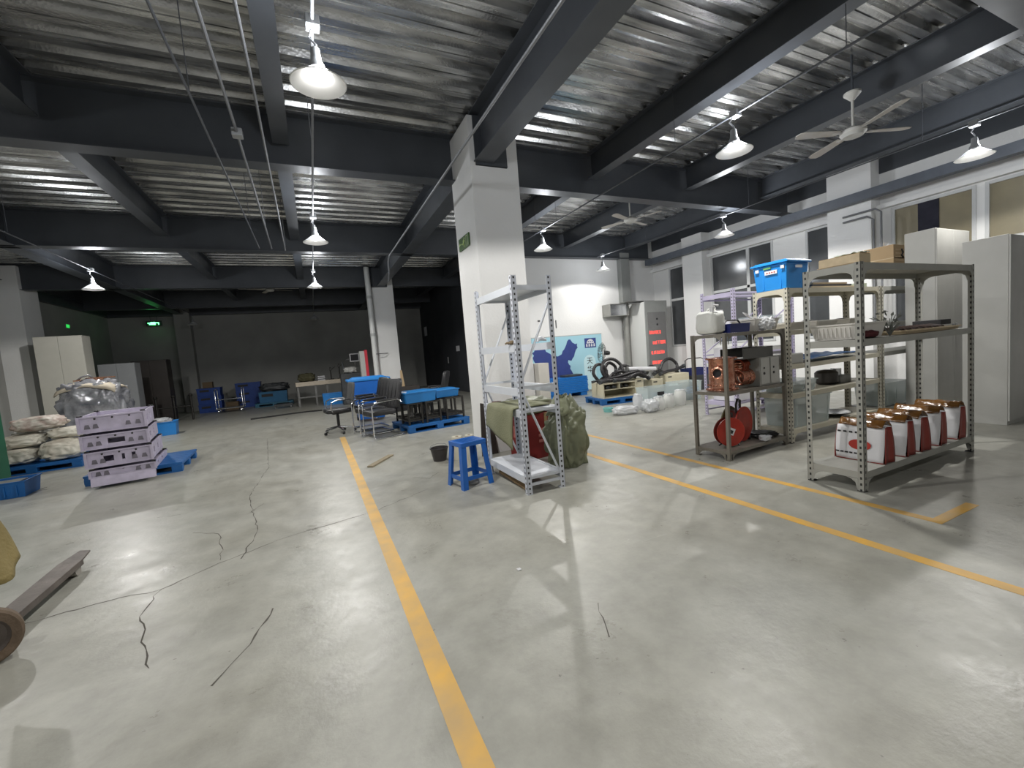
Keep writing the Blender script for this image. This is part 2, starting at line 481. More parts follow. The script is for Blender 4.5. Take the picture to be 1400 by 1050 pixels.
for k, x in enumerate(SX):
    main = abs(x - 2.28) < .01 or abs(x + 4.5) < .01
    seg = sorted(PY)
    edges = [YB] + seg + [YF]
    for a, b in zip(edges[:-1], edges[1:]):
        if x > 5 and a > 10: continue
        if main: 
            ibeam_y(x, a + (.02 if a != YB else 0), b - .02, 3.82, DZ, 0.26)
        else: ibeam_y(x, a + (.12 if a != YB else 0), b - .12, 4.05, DZ, 0.18)
# boxed plate where the main beam meets the column
struct(MB().box(2.17, 5.285, 3.79, 2.62, 5.34, 4.40).out('steel_beam', STEEL))
struct(MB().box(2.02, 14.585, 3.79, 2.47, 14.64, 4.40).out('steel_beam', STEEL))
struct(MB().box(XL, YB, 3.82, XL + .12, YF, DZ).out('steel_beam', STEEL))
struct(MB().box(XR - .02, YB, 4.1, XR + .15, 10.45, DZ + .05).out('steel_beam', STEEL))
struct(MB().box(XL, 20.75, 3.80, 5, 21, DZ).out('steel_beam', STEEL))

# profiled steel deck in sheets between the beams
def deck_mat():
    m = bpy.data.materials.new('galvanised_deck'); m.use_nodes = True
    nt = m.node_tree; N = nt.nodes; L = nt.links; b = N['Principled BSDF']
    tc = N.new('ShaderNodeTexCoord'); mp = N.new('ShaderNodeMapping'); mp.inputs['Scale'].default_value = (0.5, 4.0, 1.0)
    L.new(tc.outputs['Object'], mp.inputs['Vector'])
    n = N.new('ShaderNodeTexNoise'); n.inputs['Scale'].default_value = 3.0; n.inputs['Detail'].default_value = 7; L.new(mp.outputs['Vector'], n.inputs['Vector'])
    r = N.new('ShaderNodeValToRGB'); r.color_ramp.elements[0].position = .3; r.color_ramp.elements[1].position = .7
    r.color_ramp.elements[0].color = (.22, .225, .23, 1); r.color_ramp.elements[1].color = (.78, .78, .76, 1)
    L.new(n.outputs['Fac'], r.inputs['Fac']); L.new(r.outputs['Color'], b.inputs['Base Color'])
    b.inputs['Metallic'].default_value = 0.85
    mr = N.new('ShaderNodeMapRange'); mr.inputs['To Min'].default_value = .16; mr.inputs['To Max'].default_value = .36
    L.new(n.outputs['Fac'], mr.inputs['Value']); L.new(mr.outputs['Result'], b.inputs['Roughness'])
    v = N.new('ShaderNodeTexVoronoi'); v.inputs['Scale'].default_value = 38; L.new(tc.outputs['Object'], v.inputs['Vector'])
    n3 = N.new('ShaderNodeTexNoise'); n3.inputs['Scale'].default_value = 5; L.new(mp.outputs['Vector'], n3.inputs['Vector'])
    ad = N.new('ShaderNodeMath'); ad.operation = 'ADD'; L.new(v.outputs['Distance'], ad.inputs[0])
    ml = N.new('ShaderNodeMath'); ml.operation = 'MULTIPLY'; ml.inputs[1].default_value = .8; L.new(n3.outputs['Fac'], ml.inputs[0]); L.new(ml.outputs[0], ad.inputs[1])
    bp = N.new('ShaderNodeBump'); bp.inputs['Strength'].default_value = .3; bp.inputs['Distance'].default_value = .003
    L.new(ad.outputs[0], bp.inputs['Height']); L.new(bp.outputs['Normal'], b.inputs['Normal'])
    return m
DECK = deck_mat()
slab = struct(MB().box(XL - .2, YB - .2, DZ + .09, XR + .2, YF + .2, DZ + .25).out('ceiling', CONC))
def deck_sheet(x0, x1, y0, y1):
    m = MB(); P = .305; y = y0; prof = []
    while y < y1 - 1e-4:
        for dy, dz in ((0, 0), (.085, 0), (.088, .012), (.10, .012), (.103, 0), (.175, 0), (.205, .062), (.275, .062)):
            if y + dy < y1: prof.append((y + dy, DZ + .001 + dz))
        y += P
    prof.append((y1, DZ + .001))
    a = [m.bm.verts.new((x0, p[0], p[1])) for p in prof]; b = [m.bm.verts.new((x1, p[0], p[1])) for p in prof]
    for i in range(len(prof) - 1): m.bm.faces.new([a[i], a[i + 1], b[i + 1], b[i]])
    return m.out('deck_sheet', DECK, slab)
xs = [XL] + SX[1:] + [XR]
yy = [YB] + PY + [YF]
for a, b in zip(xs[:-1], xs[1:]):
    for c, d in zip(yy[:-1], yy[1:]):
        if a > 5 and c > 10.3: continue
        deck_sheet(a, b, c, d)
# ---------------------------------------------------------------- pendant lamps
SHADE = mat('white_enamel_shade', (0.80, 0.81, 0.82), 0.3)
SHADE_OUT = mat('lamp_socket_grey', (0.35, 0.36, 0.37), 0.4, 0.3)
BULB_ON = mat('lit_bulb', (1, 1, 1), 0.3, emit=(1.0, 0.97, 0.92, 4.0))
BULB_OFF = mat('unlit_bulb', (0.5, 0.5, 0.48), 0.3)
PIPE = mat('galvanised_conduit', (0.20, 0.205, 0.215), 0.5, 0.3, var=.15)
DARKPIPE = mat('dark_conduit', (0.07, 0.075, 0.085), 0.5)
def lamp_proto(on):
    t = thing('pendant_lamp', '', 'lamp')
    prof = [(.045, .125), (.05, .10), (.08, .075), (.125, .04), (.176, .003), (.184, 0), (.178, -.004), (.12, .032), (.075, .066), (.042, .09)]
    MB().lathe(prof + [prof[0]], n=32).out('lamp_shade', SHADE, t, smooth=True)
    MB().lathe([(0, .23), (.03, .23), (.035, .15), (.05, .125), (.05, .10), (0, .10)], n=20).out('lamp_socket', SHADE_OUT, t, smooth=True)
    MB().lathe([(0, .105), (.035, .10), (.06, .07), (.06, .045), (.035, .028), (0, .024)], n=20).out('bulb', BULB_ON if on else BULB_OFF, t, smooth='all')
    MB().tube([(0, 0, .22), (.01, 0, .26), (-.03, .02, .31), (-.01, 0, .355)], .008, 6).out('hook', PIPE, t, smooth=True)
    return t
LZ = 3.30
lamps = [(.24, 3.32, 'largest bright pendant lamp, hanging nearest above the left aisle'),
         (.24, 7.45, 'lit pendant lamp second along the left aisle, beyond the largest one'),
         (.24, 11.6, 'lit pendant lamp third along the left aisle, above the office chairs'),
         (-3.9, 11.6, 'lit pendant lamp above the plastic-wrapped bundle by the left wall'),
         (4.36, 3.26, 'very bright pendant lamp near the ceiling fan, above the loaded shelves'),
         (4.36, 7.5, 'lit pendant lamp just right of the big white column'),
         (7.75, 2.5, 'lit pendant lamp beside the girt above the tall white cabinets'),
         (7.70, 6.05, 'lit pendant lamp above the blue tote, in front of the right windows'),
         (7.25, 9.4, 'small tilted pendant lamp in front of the map wall')]
hidden = [(.24, -.85), (-3.9, 3.3), (-3.9, 7.45), (-3.9, -.85)]
on0 = lamp_proto(True); first = True
def light_at(x, y, z, p=1.0):
    ld = bpy.data.lights.new('lamp_light', 'SPOT'); ld.energy = LAMP_W * p; ld.spot_size = 2.86; ld.spot_blend = .15; ld.shadow_soft_size = .035; ld.color = (1.0, .975, .93)
    lo = bpy.data.objects.new('lamp_light', ld); lo.location = (x, y, z - .018); C.objects.link(lo)
    ld = bpy.data.lights.new('lamp_glow', 'POINT'); ld.energy = LAMP_W * p * .26; ld.shadow_soft_size = .12; ld.color = (.93, .96, 1.0)
    lo = bpy.data.objects.new('lamp_glow', ld); lo.location = (x + .06, y, z + .13); C.objects.link(lo)   # light leaking from the vents of the socket
for x, y, lab in lamps:
    if first: o = on0; o['label'] = lab; o.location = (x, y, LZ); o['group'] = 'lit pendant lamps'; first = False
    else: o = dup(on0, lab, (x, y, LZ), 0, 'lit pendant lamps')
    light_at(x, y, LZ + .028, .5 if y == 9.4 else 1.0)
for x, y in hidden:
    dup(on0, {.24: 'lit pendant lamp of the left aisle row, straight above and behind the viewer', -3.9: 'lit pendant lamp over the pallet truck side, out to the left of the viewer'}[x] if y < 0 else ('lit pendant lamp above the pallet truck, outside the picture' if y < 5 else 'lit pendant lamp above the stacked lilac frames, outside the picture'), (x, y, LZ), 0, 'lit pendant lamps outside the picture'); light_at(x, y, LZ + .028, .9 if x > 0 else .5)
off0 = lamp_proto(False)
for k, (x, y, lab) in enumerate([(-3.9, 19.6, 'unlit pendant lamp high before the dark far wall, beside the green exit sign'), (.24, 19.2, 'unlit pendant lamp before the dark far wall, left of the far column')]):
    if k == 0: off0['label'] = lab; off0.location = (x, y, LZ); off0['group'] = 'unlit pendant lamps'
    else: dup(off0, lab, (x, y, LZ), 0, 'unlit pendant lamps')
# conduits carrying the lamp rows, and cable runs
def conduit(label, pts, r, m=PIPE, hang=None, cat='conduit', boxes=(), grp='ceiling conduits'):
    t = thing('conduit', label, cat, pts[0], 0, grp)
    o0 = Vector(pts[0])
    MB().tube([Vector(p) - o0 for p in pts], r, 8).out('pipe', m, t, smooth=True)
    if hang:
        for (x, y, z) in hang:
            MB().cyl(Vector((x, y, z)) - o0, Vector((x, y, 4.46)) - o0, .004, 6).out('hanger_rod', m, t)
    for (x, y, z) in boxes:
        b = Vector((x, y, z)) - o0; MB().box(b.x - .045, b.y - .045, b.z - .035, b.x + .045, b.y + .045, b.z + .035).out('junction_box', SHADE_OUT, t, bevel=.006)
    return t
conduit('thin grey conduit along the ceiling carrying the lamp row right of the column', [(4.40, -4, 3.70), (4.40, 10.2, 3.70)], .012, DARKPIPE, hang=[(4.4, 2.2, 3.7), (4.4, 4.1, 3.7), (4.4, 7.0, 3.7), (4.4, 7.8, 3.7), (4.4, 9.2, 3.7)], boxes=[(4.40, 3.26, 3.70), (4.40, 7.5, 3.70)])
conduit('pale conduit running beside the main beam and bending down past the column', [(1.66, -4, 3.52), (1.66, 9.2, 3.52), (1.69, 9.5, 3.48), (1.72, 9.7, 3.30), (1.72, 9.9, 3.12)], .014)
conduit('leftmost of the thin cable conduits over the left aisle', [(-.67, -4, 3.62), (-.67, 9.2, 3.62)], .010, DARKPIPE, hang=[(-.67, 4.3, 3.62), (-.67, 8, 3.62)])
conduit('second thin conduit over the left aisle, with a junction box', [(-.40, -4, 3.62), (-.42, 4.9, 3.62), (-.47, 9.2, 3.62)], .013, PIPE, boxes=[(-.42, 4.86, 3.62)], hang=[(-.44, 7.7, 3.62)])
conduit('third thin conduit over the left aisle beside the narrow ceiling beam', [(-.20, -4, 3.62), (-.20, 4.2, 3.62), (-.25, 9.3, 3.62)], .012, PIPE, hang=[(-.22, 6.1, 3.62), (-.23, 9.0, 3.62)])
conduit('pale lamp conduit along the left aisle lamps', [(.24, -4, 3.70), (.24, 20, 3.70)], .012, PIPE, boxes=[(.24, 3.32, 3.70), (.24, 7.45, 3.70), (.24, 11.6, 3.70)], hang=[(.24, 5.2, 3.70), (.24, 9, 3.70)])
conduit('lamp conduit along the left wall side', [(-3.9, -4, 3.70), (-3.9, 20, 3.70)], .012, DARKPIPE, boxes=[(-3.9, 11.6, 3.70)], hang=[(-3.9, 9, 3.70)])
conduit('lamp conduit beside the right wall girt', [(7.75, -4, 3.70), (7.70, 6.5, 3.70), (7.25, 9.6, 3.70)], .010, DARKPIPE, boxes=[(7.75, 2.5, 3.70), (7.70, 6.05, 3.70), (7.26, 9.4, 3.70)], hang=[(7.75, 3.0, 3.7), (7.7, 5.5, 3.7), (7.48, 8, 3.7)])
t = conduit('pair of grey conduits bending down the wall pillar by the filmed window', [(9.66, 4.95, 3.42), (9.66, 4.42, 3.42), (9.66, 4.33, 3.34), (9.66, 4.33, 1.0)], .018, PIPE)
MB().tube([(0, 0, -.10), (0, -.40, -.10), (0, -.50, -.18), (0, -.50, -2.4)], .018, 8).out('pipe', PIPE, t, smooth=True)
# steel drop rods beside the two lamps on the right
# ceiling fans
FANM = mat('dusty_white_fan_paint', (0.55, 0.54, 0.50), 0.5, var=.2, scale=8)
BLADE = mat('brown_dusty_blade', (0.36, 0.32, 0.27), 0.55, var=.35, scale=6, col2=(.45, .43, .40))
def fan(label, x, y, z, rot):
    t = thing('ceiling_fan', label, 'fan', (x, y, z), rot, 'ceiling fans')
    MB().lathe([(0, -.05), (.10, -.045), (.13, -.01), (.13, .02), (.06, .06), (.025, .075), (0, .075)], n=24).out('motor_housing', FANM, t, smooth=True)
    MB().cyl((0, 0, .07), (0, 0, .40), .014, 10).out('down_rod', FANM, t)
    MB().lathe([(0, 0), (.02, 0), (.085, .07), (.085, .09), (0, .09)], T(0, 0, .36), 16).out('canopy', FANM, t, smooth=True)
    MB().cyl((0, 0, .45), (0, 0, 4.45 - z), .012, 8).out('hanger_rod', STEEL, t)
    for k in range(4):
        a = k * PI / 2 + .2
        M = T(0, 0, 0, 0, 0, a) @ T(0, 0, 0, R(9), 0, 0)
        pts = [(.17, -.045), (.60, -.065), (.66, -.05), (.68, 0), (.66, .05), (.60, .065), (.17, .045)]
        b = MB().prism(pts, M, .006).out('blade', BLADE, t)
        m = MB().box(.10, -.018, -.004, .24, .018, .0, M); m.out('blade_iron', FANM, b)
    return t
fan('large dusty ceiling fan hanging above the loaded shelves', 6.02, 2.96, 3.58, R(55))
fan('smaller-looking ceiling fan further back, above the map wall area', 6.25, 7.1, 3.85, R(10))
fan('faint ceiling fan in the dark rear of the hall', -1.0, 15.9, 3.95, R(10))
# ---------------------------------------------------------------- shelving
WR = perforated('white_slotted_steel', (0.60, 0.63, 0.70), 0.35)
WRP = mat('white_powder_coat', (0.62, 0.65, 0.70), 0.35, var=.06)
GREY_P = perforated('grey_slotted_steel', (0.33, 0.33, 0.30), 0.5)
GREY_S = mat('grey_shelf_paint', (0.36, 0.36, 0.33), 0.5, var=.12)
CREAM = mat('cream_shelf_paint', (0.56, 0.53, 0.43), 0.5, var=.1)
CREAM_P = perforated('cream_slotted_steel', (0.54, 0.52, 0.44), 0.5)
BROWN_S = mat('dull_brown_grey_steel', (0.20, 0.185, 0.155), 0.5, var=.25)
LILAC = mat('lilac_steel', (0.50, 0.46, 0.62), 0.45, var=.12)
LILAC_P = perforated('lilac_slotted_steel', (0.52, 0.48, 0.64), 0.45)
BLACKP = mat('black_plastic', (0.015, 0.015, 0.016), 0.45, var=.2)
BLACKF = mat('black_rubber_foot', (0.02, 0.02, 0.02), 0.7)

def gusset_rack(label, cat_group, x, y, L, W, H, shelves, pm, sm, posts='angle', lip=.055, name='steel_shelf'):
    """boltless-look shelving of slotted angle: four posts, folded shelves, corner plates"""
    t = thing(name, label, 'shelf', (x, y, 0), 0, cat_group)
    pw = .045
    for (cx, cy, sx, sy) in ((0, 0, 1, 1), (L, 0, -1, 1), (0, W, 1, -1), (L, W, -1, -1)):
        if posts == 'angle': MB().angle(cx, cy, sx, sy, pw, 0.008, H, .003).out('post', pm, t)
        else: MB().box(min(cx, cx + sx * .035), min(cy, cy + sy * .035), 0.008, max(cx, cx + sx * .035), max(cy, cy + sy * .035), H).out('post', pm, t, bevel=.003)
        MB().box(min(cx, cx + sx * .05), min(cy, cy + sy * .05), 0, max(cx, cx + sx * .05), max(cy, cy + sy * .05), .008).out('foot', BLACKF if sm is not BROWN_S else BROWN_S, t)
    for k, z in enumerate(shelves):
        m = MB(); e = .004
        m.box(e, e, z - .004, L - e, W - e, z)
        m.box(e, e, z - lip, L - e, e + .003, z - .004).box(e, W - e - .003, z - lip, L - e, W - e, z - .004)
        m.box(e, e + .003, z - lip, e + .003, W - e - .003, z - .004).box(L - e - .003, e + .003, z - lip, L - e, W - e - .003, z - .004)
        s = m.out('shelf_board', sm, t)
        if z == shelves[0] or z == shelves[-1]:
            c = .085
            tri = [(0, 0), (c, 0), (c * .55, -c * .12), (c * .2, -c * .4), (c * .06, -c), (0, -c)]
            for (yy_, ) in ((-.002,), (W + .000,)):
                for (xx, sg) in ((pw, 1), (L - pw, -1)):
                    M = Matrix(((sg, 0, 0, xx), (0, 0, 1, yy_), (0, 1, 0, z - lip), (0, 0, 0, 1)))
                    MB().prism(tri, M, .002).out('corner_plate', sm, t)
            for xx in (-.002, L):
                for (yv, sg) in ((pw, 1), (W - pw, -1)):
                    M = Matrix(((0, 0, 1, xx), (sg, 0, 0, yv), (0, 1, 0, z - lip), (0, 0, 0, 1)))
                    MB().prism(tri, M, .002).out('corner_plate', sm, t)
    return t
rack1 = gusset_rack('tall grey slotted-steel shelf with paper sacks on its lowest board', None, 3.87, 1.87, 1.93, .43, 1.82, [.16, 1.22, 1.815], GREY_P, GREY_S)
rack2 = gusset_rack('low brown-grey steel shelf holding the copper machine and red reels', None, 3.89, 3.10, 1.07, .43, 1.36, [.10, .73, 1.355], BROWN_S, BROWN_S, posts='box', lip=.035)
rack2.rotation_euler = (0, 0, R(3))
rack3 = gusset_rack('cream slotted-steel shelf with the blue tote on top', 'shelves behind the tall grey one', 5.00, 3.14, 1.96, .43, 1.82, [.16, .58, .93, 1.33, 1.815], CREAM_P, CREAM)
rack4 = gusset_rack('cream slotted-steel shelf farther right, mostly hidden behind the tall grey one', 'shelves behind the tall grey one', 6.99, 3.14, 1.95, .43, 1.82, [.16, .93, 1.33, 1.815], CREAM_P, GREY_S)

def ladder_rack(name, label, x, y, L, W, H, shelves, pm, sm, flip=1, rot=0, panel=True):
    """upright frames with diagonal bracing at both ends (frames lie along local x), beams along local y"""
    t = thing(name, label, 'shelf', (x, y, 0), rot)
    pw = .05
    for py in (0, L):
        sy = 1 if py == 0 else -1
        for px in (0, W):
            sx = 1 if px == 0 else -1
            m = MB(); m.angle(px, py, sx, sy, pw, .01, H, .003)
            m.box(px, py + sy * (pw - .003), .01, px + sx * .018, py + sy * pw, H)
            m.out('post', pm, t)
            MB().box(min(px, px + sx * .055), min(py, py + sy * .055), 0, max(px, px + sx * .055), max(py, py + sy * .055), .01).out('foot', sm, t)
        yq = py + sy * .025
        zs = [.11, 1.0, H - .20]
        for z in (.09, 1.01, H - .12): MB().box(.01, yq - .012, z - .012, W - .01, yq + .012, z + .012).out('brace', sm, t)
        for (za, zb) in ((.98, .14), (1.05, 1.78)):
            a, b = Vector((.03, yq, za)), Vector((W - .03, yq, zb))
            MB().cyl(a, b, .012, 8).out('diagonal_brace', sm, t, smooth=True)
    for z in shelves:
        for xx in (.002, W - .032): MB().box(xx, .03, z - .07, xx + .03, L - .03, z).out('beam', sm, t)
        if panel is True or z in panel: 
            MB().box(.03, .02, z - .03, W - .03, L - .02, z - .004).out('shelf_board', sm, t)
    return t
white_rack = ladder_rack('white_shelf', 'narrow white steel shelf standing in front of the big column', 1.68, 3.50, .96, .41, 2.03, [.17, .80, 1.00, 1.41, 1.95], WR, WRP, panel=[.17, .80, 1.95])
lil = ladder_rack('lilac_shelf', 'pale lilac steel shelf behind the low brown-grey shelf', 6.02, 4.62, .62, 1.5, 2.05, [.25, .95, 1.45, 2.0], LILAC_P, LILAC)

# ---------------------------------------------------------------- things on the white shelf and around the column
BLUE = mat('blue_plastic', (0.015, 0.13, 0.50), 0.35, var=.12)
LBLUE = mat('bright_blue_plastic', (0.02, 0.22, 0.62), 0.35, var=.1)
def stool(label, x, y, rot):
    t = thing('plastic_stool', label, 'stool', (x, y, 0), rot)
    H = .47
    s = MB(); n = 9
    s.box(-.15, -.13, H - .045, .15, -.115, H).box(-.15, .115, H - .045, .15, .13, H)
    s.box(-.15, -.115, H - .045, -.135, .115, H).box(.135, -.115, H - .045, .15, .115, H)
    s.box(-.135, -.115, H - .02, -.115, .115, H).box(.115, -.115, H - .02, .135, .115, H)
    s.box(-.115, -.115, H - .02, .115, -.1, H).box(-.115, .1, H - .02, .115, .115, H)
    s.out('seat', BLUE, t, bevel=.004)
    for k in range(n):
        xx = -.115 + .23 * (k + .5) / n
        MB().box(xx - .008, -.1, H - .018, xx + .008, .1, H - .002).out('seat_slat', BLUE, t)
    for sx in (-1, 1):
        for sy in (-1, 1):
            m = MB(); a = (sx * .135, sy * .115); b = (sx * .17, sy * .155)
            P = []
            w_ = .045
            for (zz, (cx, cy)) in ((H - .045, a), (0, b)):
                P.append([(cx + sx * .012, cy + sy * .012, zz), (cx - sx * w_, cy + sy * .012, zz), (cx - sx * w_, cy + sy * .002, zz), (cx + sx * .002, cy + sy * .002, zz), (cx + sx * .002, cy - sy * w_, zz), (cx + sx * .012, cy - sy * w_, zz)])
            va = [m.bm.verts.new(p) for p in P[0]]; vb = [m.bm.verts.new(p) for p in P[1]]
            m.bm.faces.new(va); m.bm.faces.new(vb[::-1])
            for i in range(6): m.bm.faces.new([va[i], vb[i], vb[(i + 1) % 6], va[(i + 1) % 6]])
            m.out('leg', BLUE, t)
    m = MB()
    for sy in (-1, 1): m.box(-.16, sy * .145 - .006, .085, .16, sy * .145 + .006, .125)
    for sx in (-1, 1): m.box(sx * .16 - .006, -.14, .085, sx * .16 + .006, .14, .125)
    m.out('stretcher', BLUE, t)
    return t
stool('blue plastic stool with a slatted seat beside the white shelf', 1.37, 4.22, R(12))
CANVAS = mat('olive_canvas', (0.20, 0.205, 0.12), 0.8, var=.2, scale=5, bump=.3, bscale=60)
def cloth_fn(u, v):
    # lies on the 0.80 board and hangs over the long left edge
    s = u * .82; y = 3.62 + v * .64
    wv = .006 * math.sin(v * 9)
    if s < .40: x, z = 2.06 - s, .812
    elif s < .44: k = (s - .40) / .04; x, z = 1.66 - .012 * k, .812 - .02 * k
    else:
        d = s - .44; x, z = 1.645 - .03 * math.sin(d * 4) + wv, .79 - d * (.55 + .42 * (1 - v))
    return (x, y, z)
tag(MB().sheet(cloth_fn, 26, 14, .01).out('olive_cloth', CANVAS, smooth='all'), 'olive cloth draped over the third board of the white shelf', 'cloth')
REDBOX = mat('red_carton', (0.22, 0.02, 0.02), 0.5, var=.3, scale=4)
t = thing('red_carton', 'dark red carton standing behind the white shelf, against the column', 'box', (2.52, 4.86, 0), R(8))
MB().box(-.28, -.22, 0, .28, .2, .56).out('carton', REDBOX, t, bevel=.004)
PR = mat('pink_print', (0.45, 0.16, 0.14), 0.6)
o = MB(); 
for k in range(3): o.box(-.12, -.2225, .2 + k * .07, .1 - k * .05, -.2205, .235 + k * .07)
o.box(-.283, -.12, .25, -.2805, .1, .4); o.out('print', PR, t)
MB().box(-.02, -.225, .30, .02, -.2205, .56).out('tape', mat('brown_tape', (.3, .2, .1), .3), t)
SACK = mat('olive_woven_sack', (0.20, 0.215, 0.135), 0.42, var=.25, scale=4, bump=.35, bscale=14)
t = thing('woven_sack', 'large olive woven sack leaning right of the white shelf', 'bag', (2.56, 4.18, 0), R(20))
MB().blob((0, 0, .30), (.235, .20, .42), .72, .10, 2.3, 4, 5, flatten=0.0).out('sack_body', SACK, t, smooth='all')
def folds(u, v): 
    a = u * 2 * PI; r = .10 + .10 * v
    return (-.05 + r * math.cos(a) * (1 + .25 * math.sin(7 * a)), r * .8 * math.sin(a) * (1 + .2 * math.sin(5 * a)), .80 - .18 * v + .02 * math.sin(6 * a))
MB().sheet(folds, 36, 4, .006).out('gathered_top', SACK, t, smooth='all')
t = thing('woven_sack', 'dark olive sack slumped behind the white shelf, on the red carton', 'bag', (2.36, 4.78, .56), R(10))
MB().blob((0, 0, .095), (.34, .19, .11), .7, .09, 2.6, 9, 4, flatten=0).out('sack_body', SACK, t, smooth='all')
WOOD = mat('raw_plank', (0.45, 0.30, 0.15), 0.7, var=.3, scale=3, stretch=(1, 12, 12))
DWOOD = mat('dark_board', (0.035, 0.028, 0.024), 0.5, var=.3, scale=3)
t = tag(MB().box(-.03, -.38, 0, .03, .38, .022).out('wooden_plank', WOOD, bevel=.002), 'thin raw wooden plank lying under the white shelf', 'plank', loc=(1.78, 4.02, 0), rot=R(-3))
t = tag(MB().prism([(-.11, 0), (.13, 0), (.10, .66), (-.04, .70)], T(0, 0, 0, R(90 + 0), 0, 0) , .02).out('dark_board', DWOOD, bevel=.002), 'dark board leaning against the left face of the column', 'board', loc=(2.0, 5.26, 0))
t.rotation_euler = (R(-6), 0, R(5))
def paper_roll(label, x, y, r, h):
    t = thing('paper_roll', label, 'roll', (x, y, 0))
    MB().lathe([(r * .35, 0), (r, 0), (r, h), (r * .35, h), (r * .35, 0)], n=28).out('paper', mat('cream_paper', (.60, .57, .47), .7, var=.06), t, smooth=True)
    MB().lathe([(r * .28, -.0), (r * .34, 0), (r * .34, h + .002), (r * .28, h + .002), (r * .28, 0)], n=20).out('core', mat('brown_core', (.25, .17, .1), .8), t)
    return t
paper_roll('tall cream paper roll standing behind the blue stool', 1.66, 5.02, .055, .36)
paper_roll('shorter cream paper roll by the dark board, behind the stool', 1.60, 5.35, .07, .30)
t = thing('bucket', 'small dark bucket on the floor behind the blue stool', 'bucket', (1.38, 5.46, 0))
MB().lathe([(0, 0), (.085, 0), (.115, .16), (.122, .16), (.122, .17), (.108, .17), (.08, .01), (0, .01)], n=28).out('pail', mat('dark_metal_pail', (.05, .045, .045), .35, .4), t, smooth=True)
MB().lathe([(0, .12), (.10, .12)], n=28).out('contents', mat('pale_grey_filler', (.4, .4, .4), .8), t)
MB().tube([(-.115, 0, .16), (-.10, .03, .20), (0, .06, .215), (.10, .03, .20), (.115, 0, .16)], .003, 6).out('handle', PIPE, t)
tag(MB().blob((0, 0, .03), (.075, .055, .03), .8, .12, 2, 3, 3, flatten=0).out('rag', mat('grey_rag', (.33, .33, .31), .9, var=.3), smooth='all'), 'crumpled pale grey rag on the floor under the blue stool', 'rag', loc=(1.38, 4.2, 0))
# small things on the upper boards
t = thing('work_glove', 'pair of brown work gloves on the fourth beam of the white shelf', 'gloves', (1.70, 3.62, 1.41), R(70))
GL = mat('brown_glove', (.23, .17, .10), .85, var=.4)
MB().blob((0, 0, .02), (.05, .032, .02), .8, .1, 2, 1, 3, flatten=0).out('palm', GL, t, smooth='all')
for k in range(4): MB().tube([(.03, -.024 + .016 * k, .018), (.065, -.03 + .02 * k, .016), (.088, -.032 + .021 * k, .010)], [.009, .009, .007], 8).out('finger', GL, t, smooth=True)
MB().tube([(-.01, .02, .018), (.01, .05, .02), (.02, .065, .012)], [.010, .010, .007], 8).out('thumb', GL, t, smooth=True)
tag(MB().tube([(0, 0, 0), (.02, 0, .025), (.06, .01, .03), (.11, .0, .012)], [.012, .02, .022, .01], 10).out('metal_fitting', WRP, smooth=True), 'small white metal fitting on the fourth beam of the white shelf', 'fitting', loc=(2.07, 3.82, 1.425))
tag(MB().lathe([(0, 0), (.05, 0), (.055, .008), (.05, .015), (0, .018)], n=20).out('red_disc', mat('maroon_rubber', (.12, .03, .03), .5), smooth=True), 'small flat maroon disc on the third board of the white shelf', 'disc', loc=(1.78, 4.32, .80))
# emergency exit sign on the column
GRN = mat('exit_sign_green', (.05, .13, .02), .3, var=.2)
SGN = mat('exit_sign_pale', (.42, .55, .20), .4)
t = thing('exit_sign', 'green running-man exit sign on the left face of the big column', 'sign', (2.098, 5.76, 2.83))
MB().box(-.018, -.21, 0, 0, .21, .17).out('sign_panel', GRN, t, bevel=.003)
m = MB(); px = -.0195
def yz(m, y0, z0, y1, z1): m.box(px, min(y0, y1), min(z0, z1), px + .001, max(y0, y1), max(z0, z1))
m.lathe([(0, 0), (.014, 0), (.014, .001), (0, .001)], T(px, -.03, .135, 0, PI / 2, 0), 14)
for a, b, r_ in (((-.03, .118), (.0, .085), .010), ((0, .085), (.03, .06), .009), ((.03, .06), (.055, .075), .007), ((0, .085), (-.02, .05), .009), ((-.02, .05), (-.015, .022), .007), ((-.03, .112), (.0, .115), .006), ((0, .115), (.02, .10), .005), ((-.03, .11), (-.055, .09), .006)):
    m.cyl((px, a[0], a[1]), (px, b[0], b[1]), r_, 6)
m.out('running_figure', SGN, t)
m = MB(); yz(m, -.10, .02, -.092, .15); yz(m, -.17, .02, -.162, .15); yz(m, -.17, .142, -.092, .15); m.out('door_symbol', SGN, t)
m = MB(); yz(m, .09, .078, .165, .092); m.prism([(0, 0), (.04, .03), (.04, -.03)], Matrix(((0, 0, 1, px), (1, 0, 0, .165), (0, 1, 0, .085), (0, 0, 0, 1))) @ T(0, 0, 0, 0, 0, PI) @ T(-.04, 0, 0), .001); m.out('arrow', SGN, t)

# ---------------------------------------------------------------- tall white cabinets by the right wall
CABW = mat('white_cabinet_panel', (0.42, 0.42, 0.40), 0.5, var=.05)
def cabinet(label, x, y, W, D, H, handle=True, m=CABW, rot=0, doors=2, name='tall_cabinet', group=None):
    t = thing(name, label, 'cabinet', (x, y, 0), rot, group)
    MB().box(0, .012, .0, W, D, H).out('carcass', m, t, bevel=.003)
    for k in range(doors):
        a = W * k / doors + .003; b = W * (k + 1) / doors - .003
        d = MB().box(a, -.006, .05, b, .012, H - .01).out('door', m, t, bevel=.003)
        if handle:
            hx = b - .04 if k == 0 and doors > 1 else a + .04
            MB().box(hx - .008, -.03, H * .45, hx + .008, -.006, H * .45 + .12).out('handle', SHADE_OUT, d, bevel=.004)
    return t
cabinet('tall white cabinet nearest the right edge, standing clear of the wall', 7.36, 2.08, 1.15, .40, 2.23, rot=0)
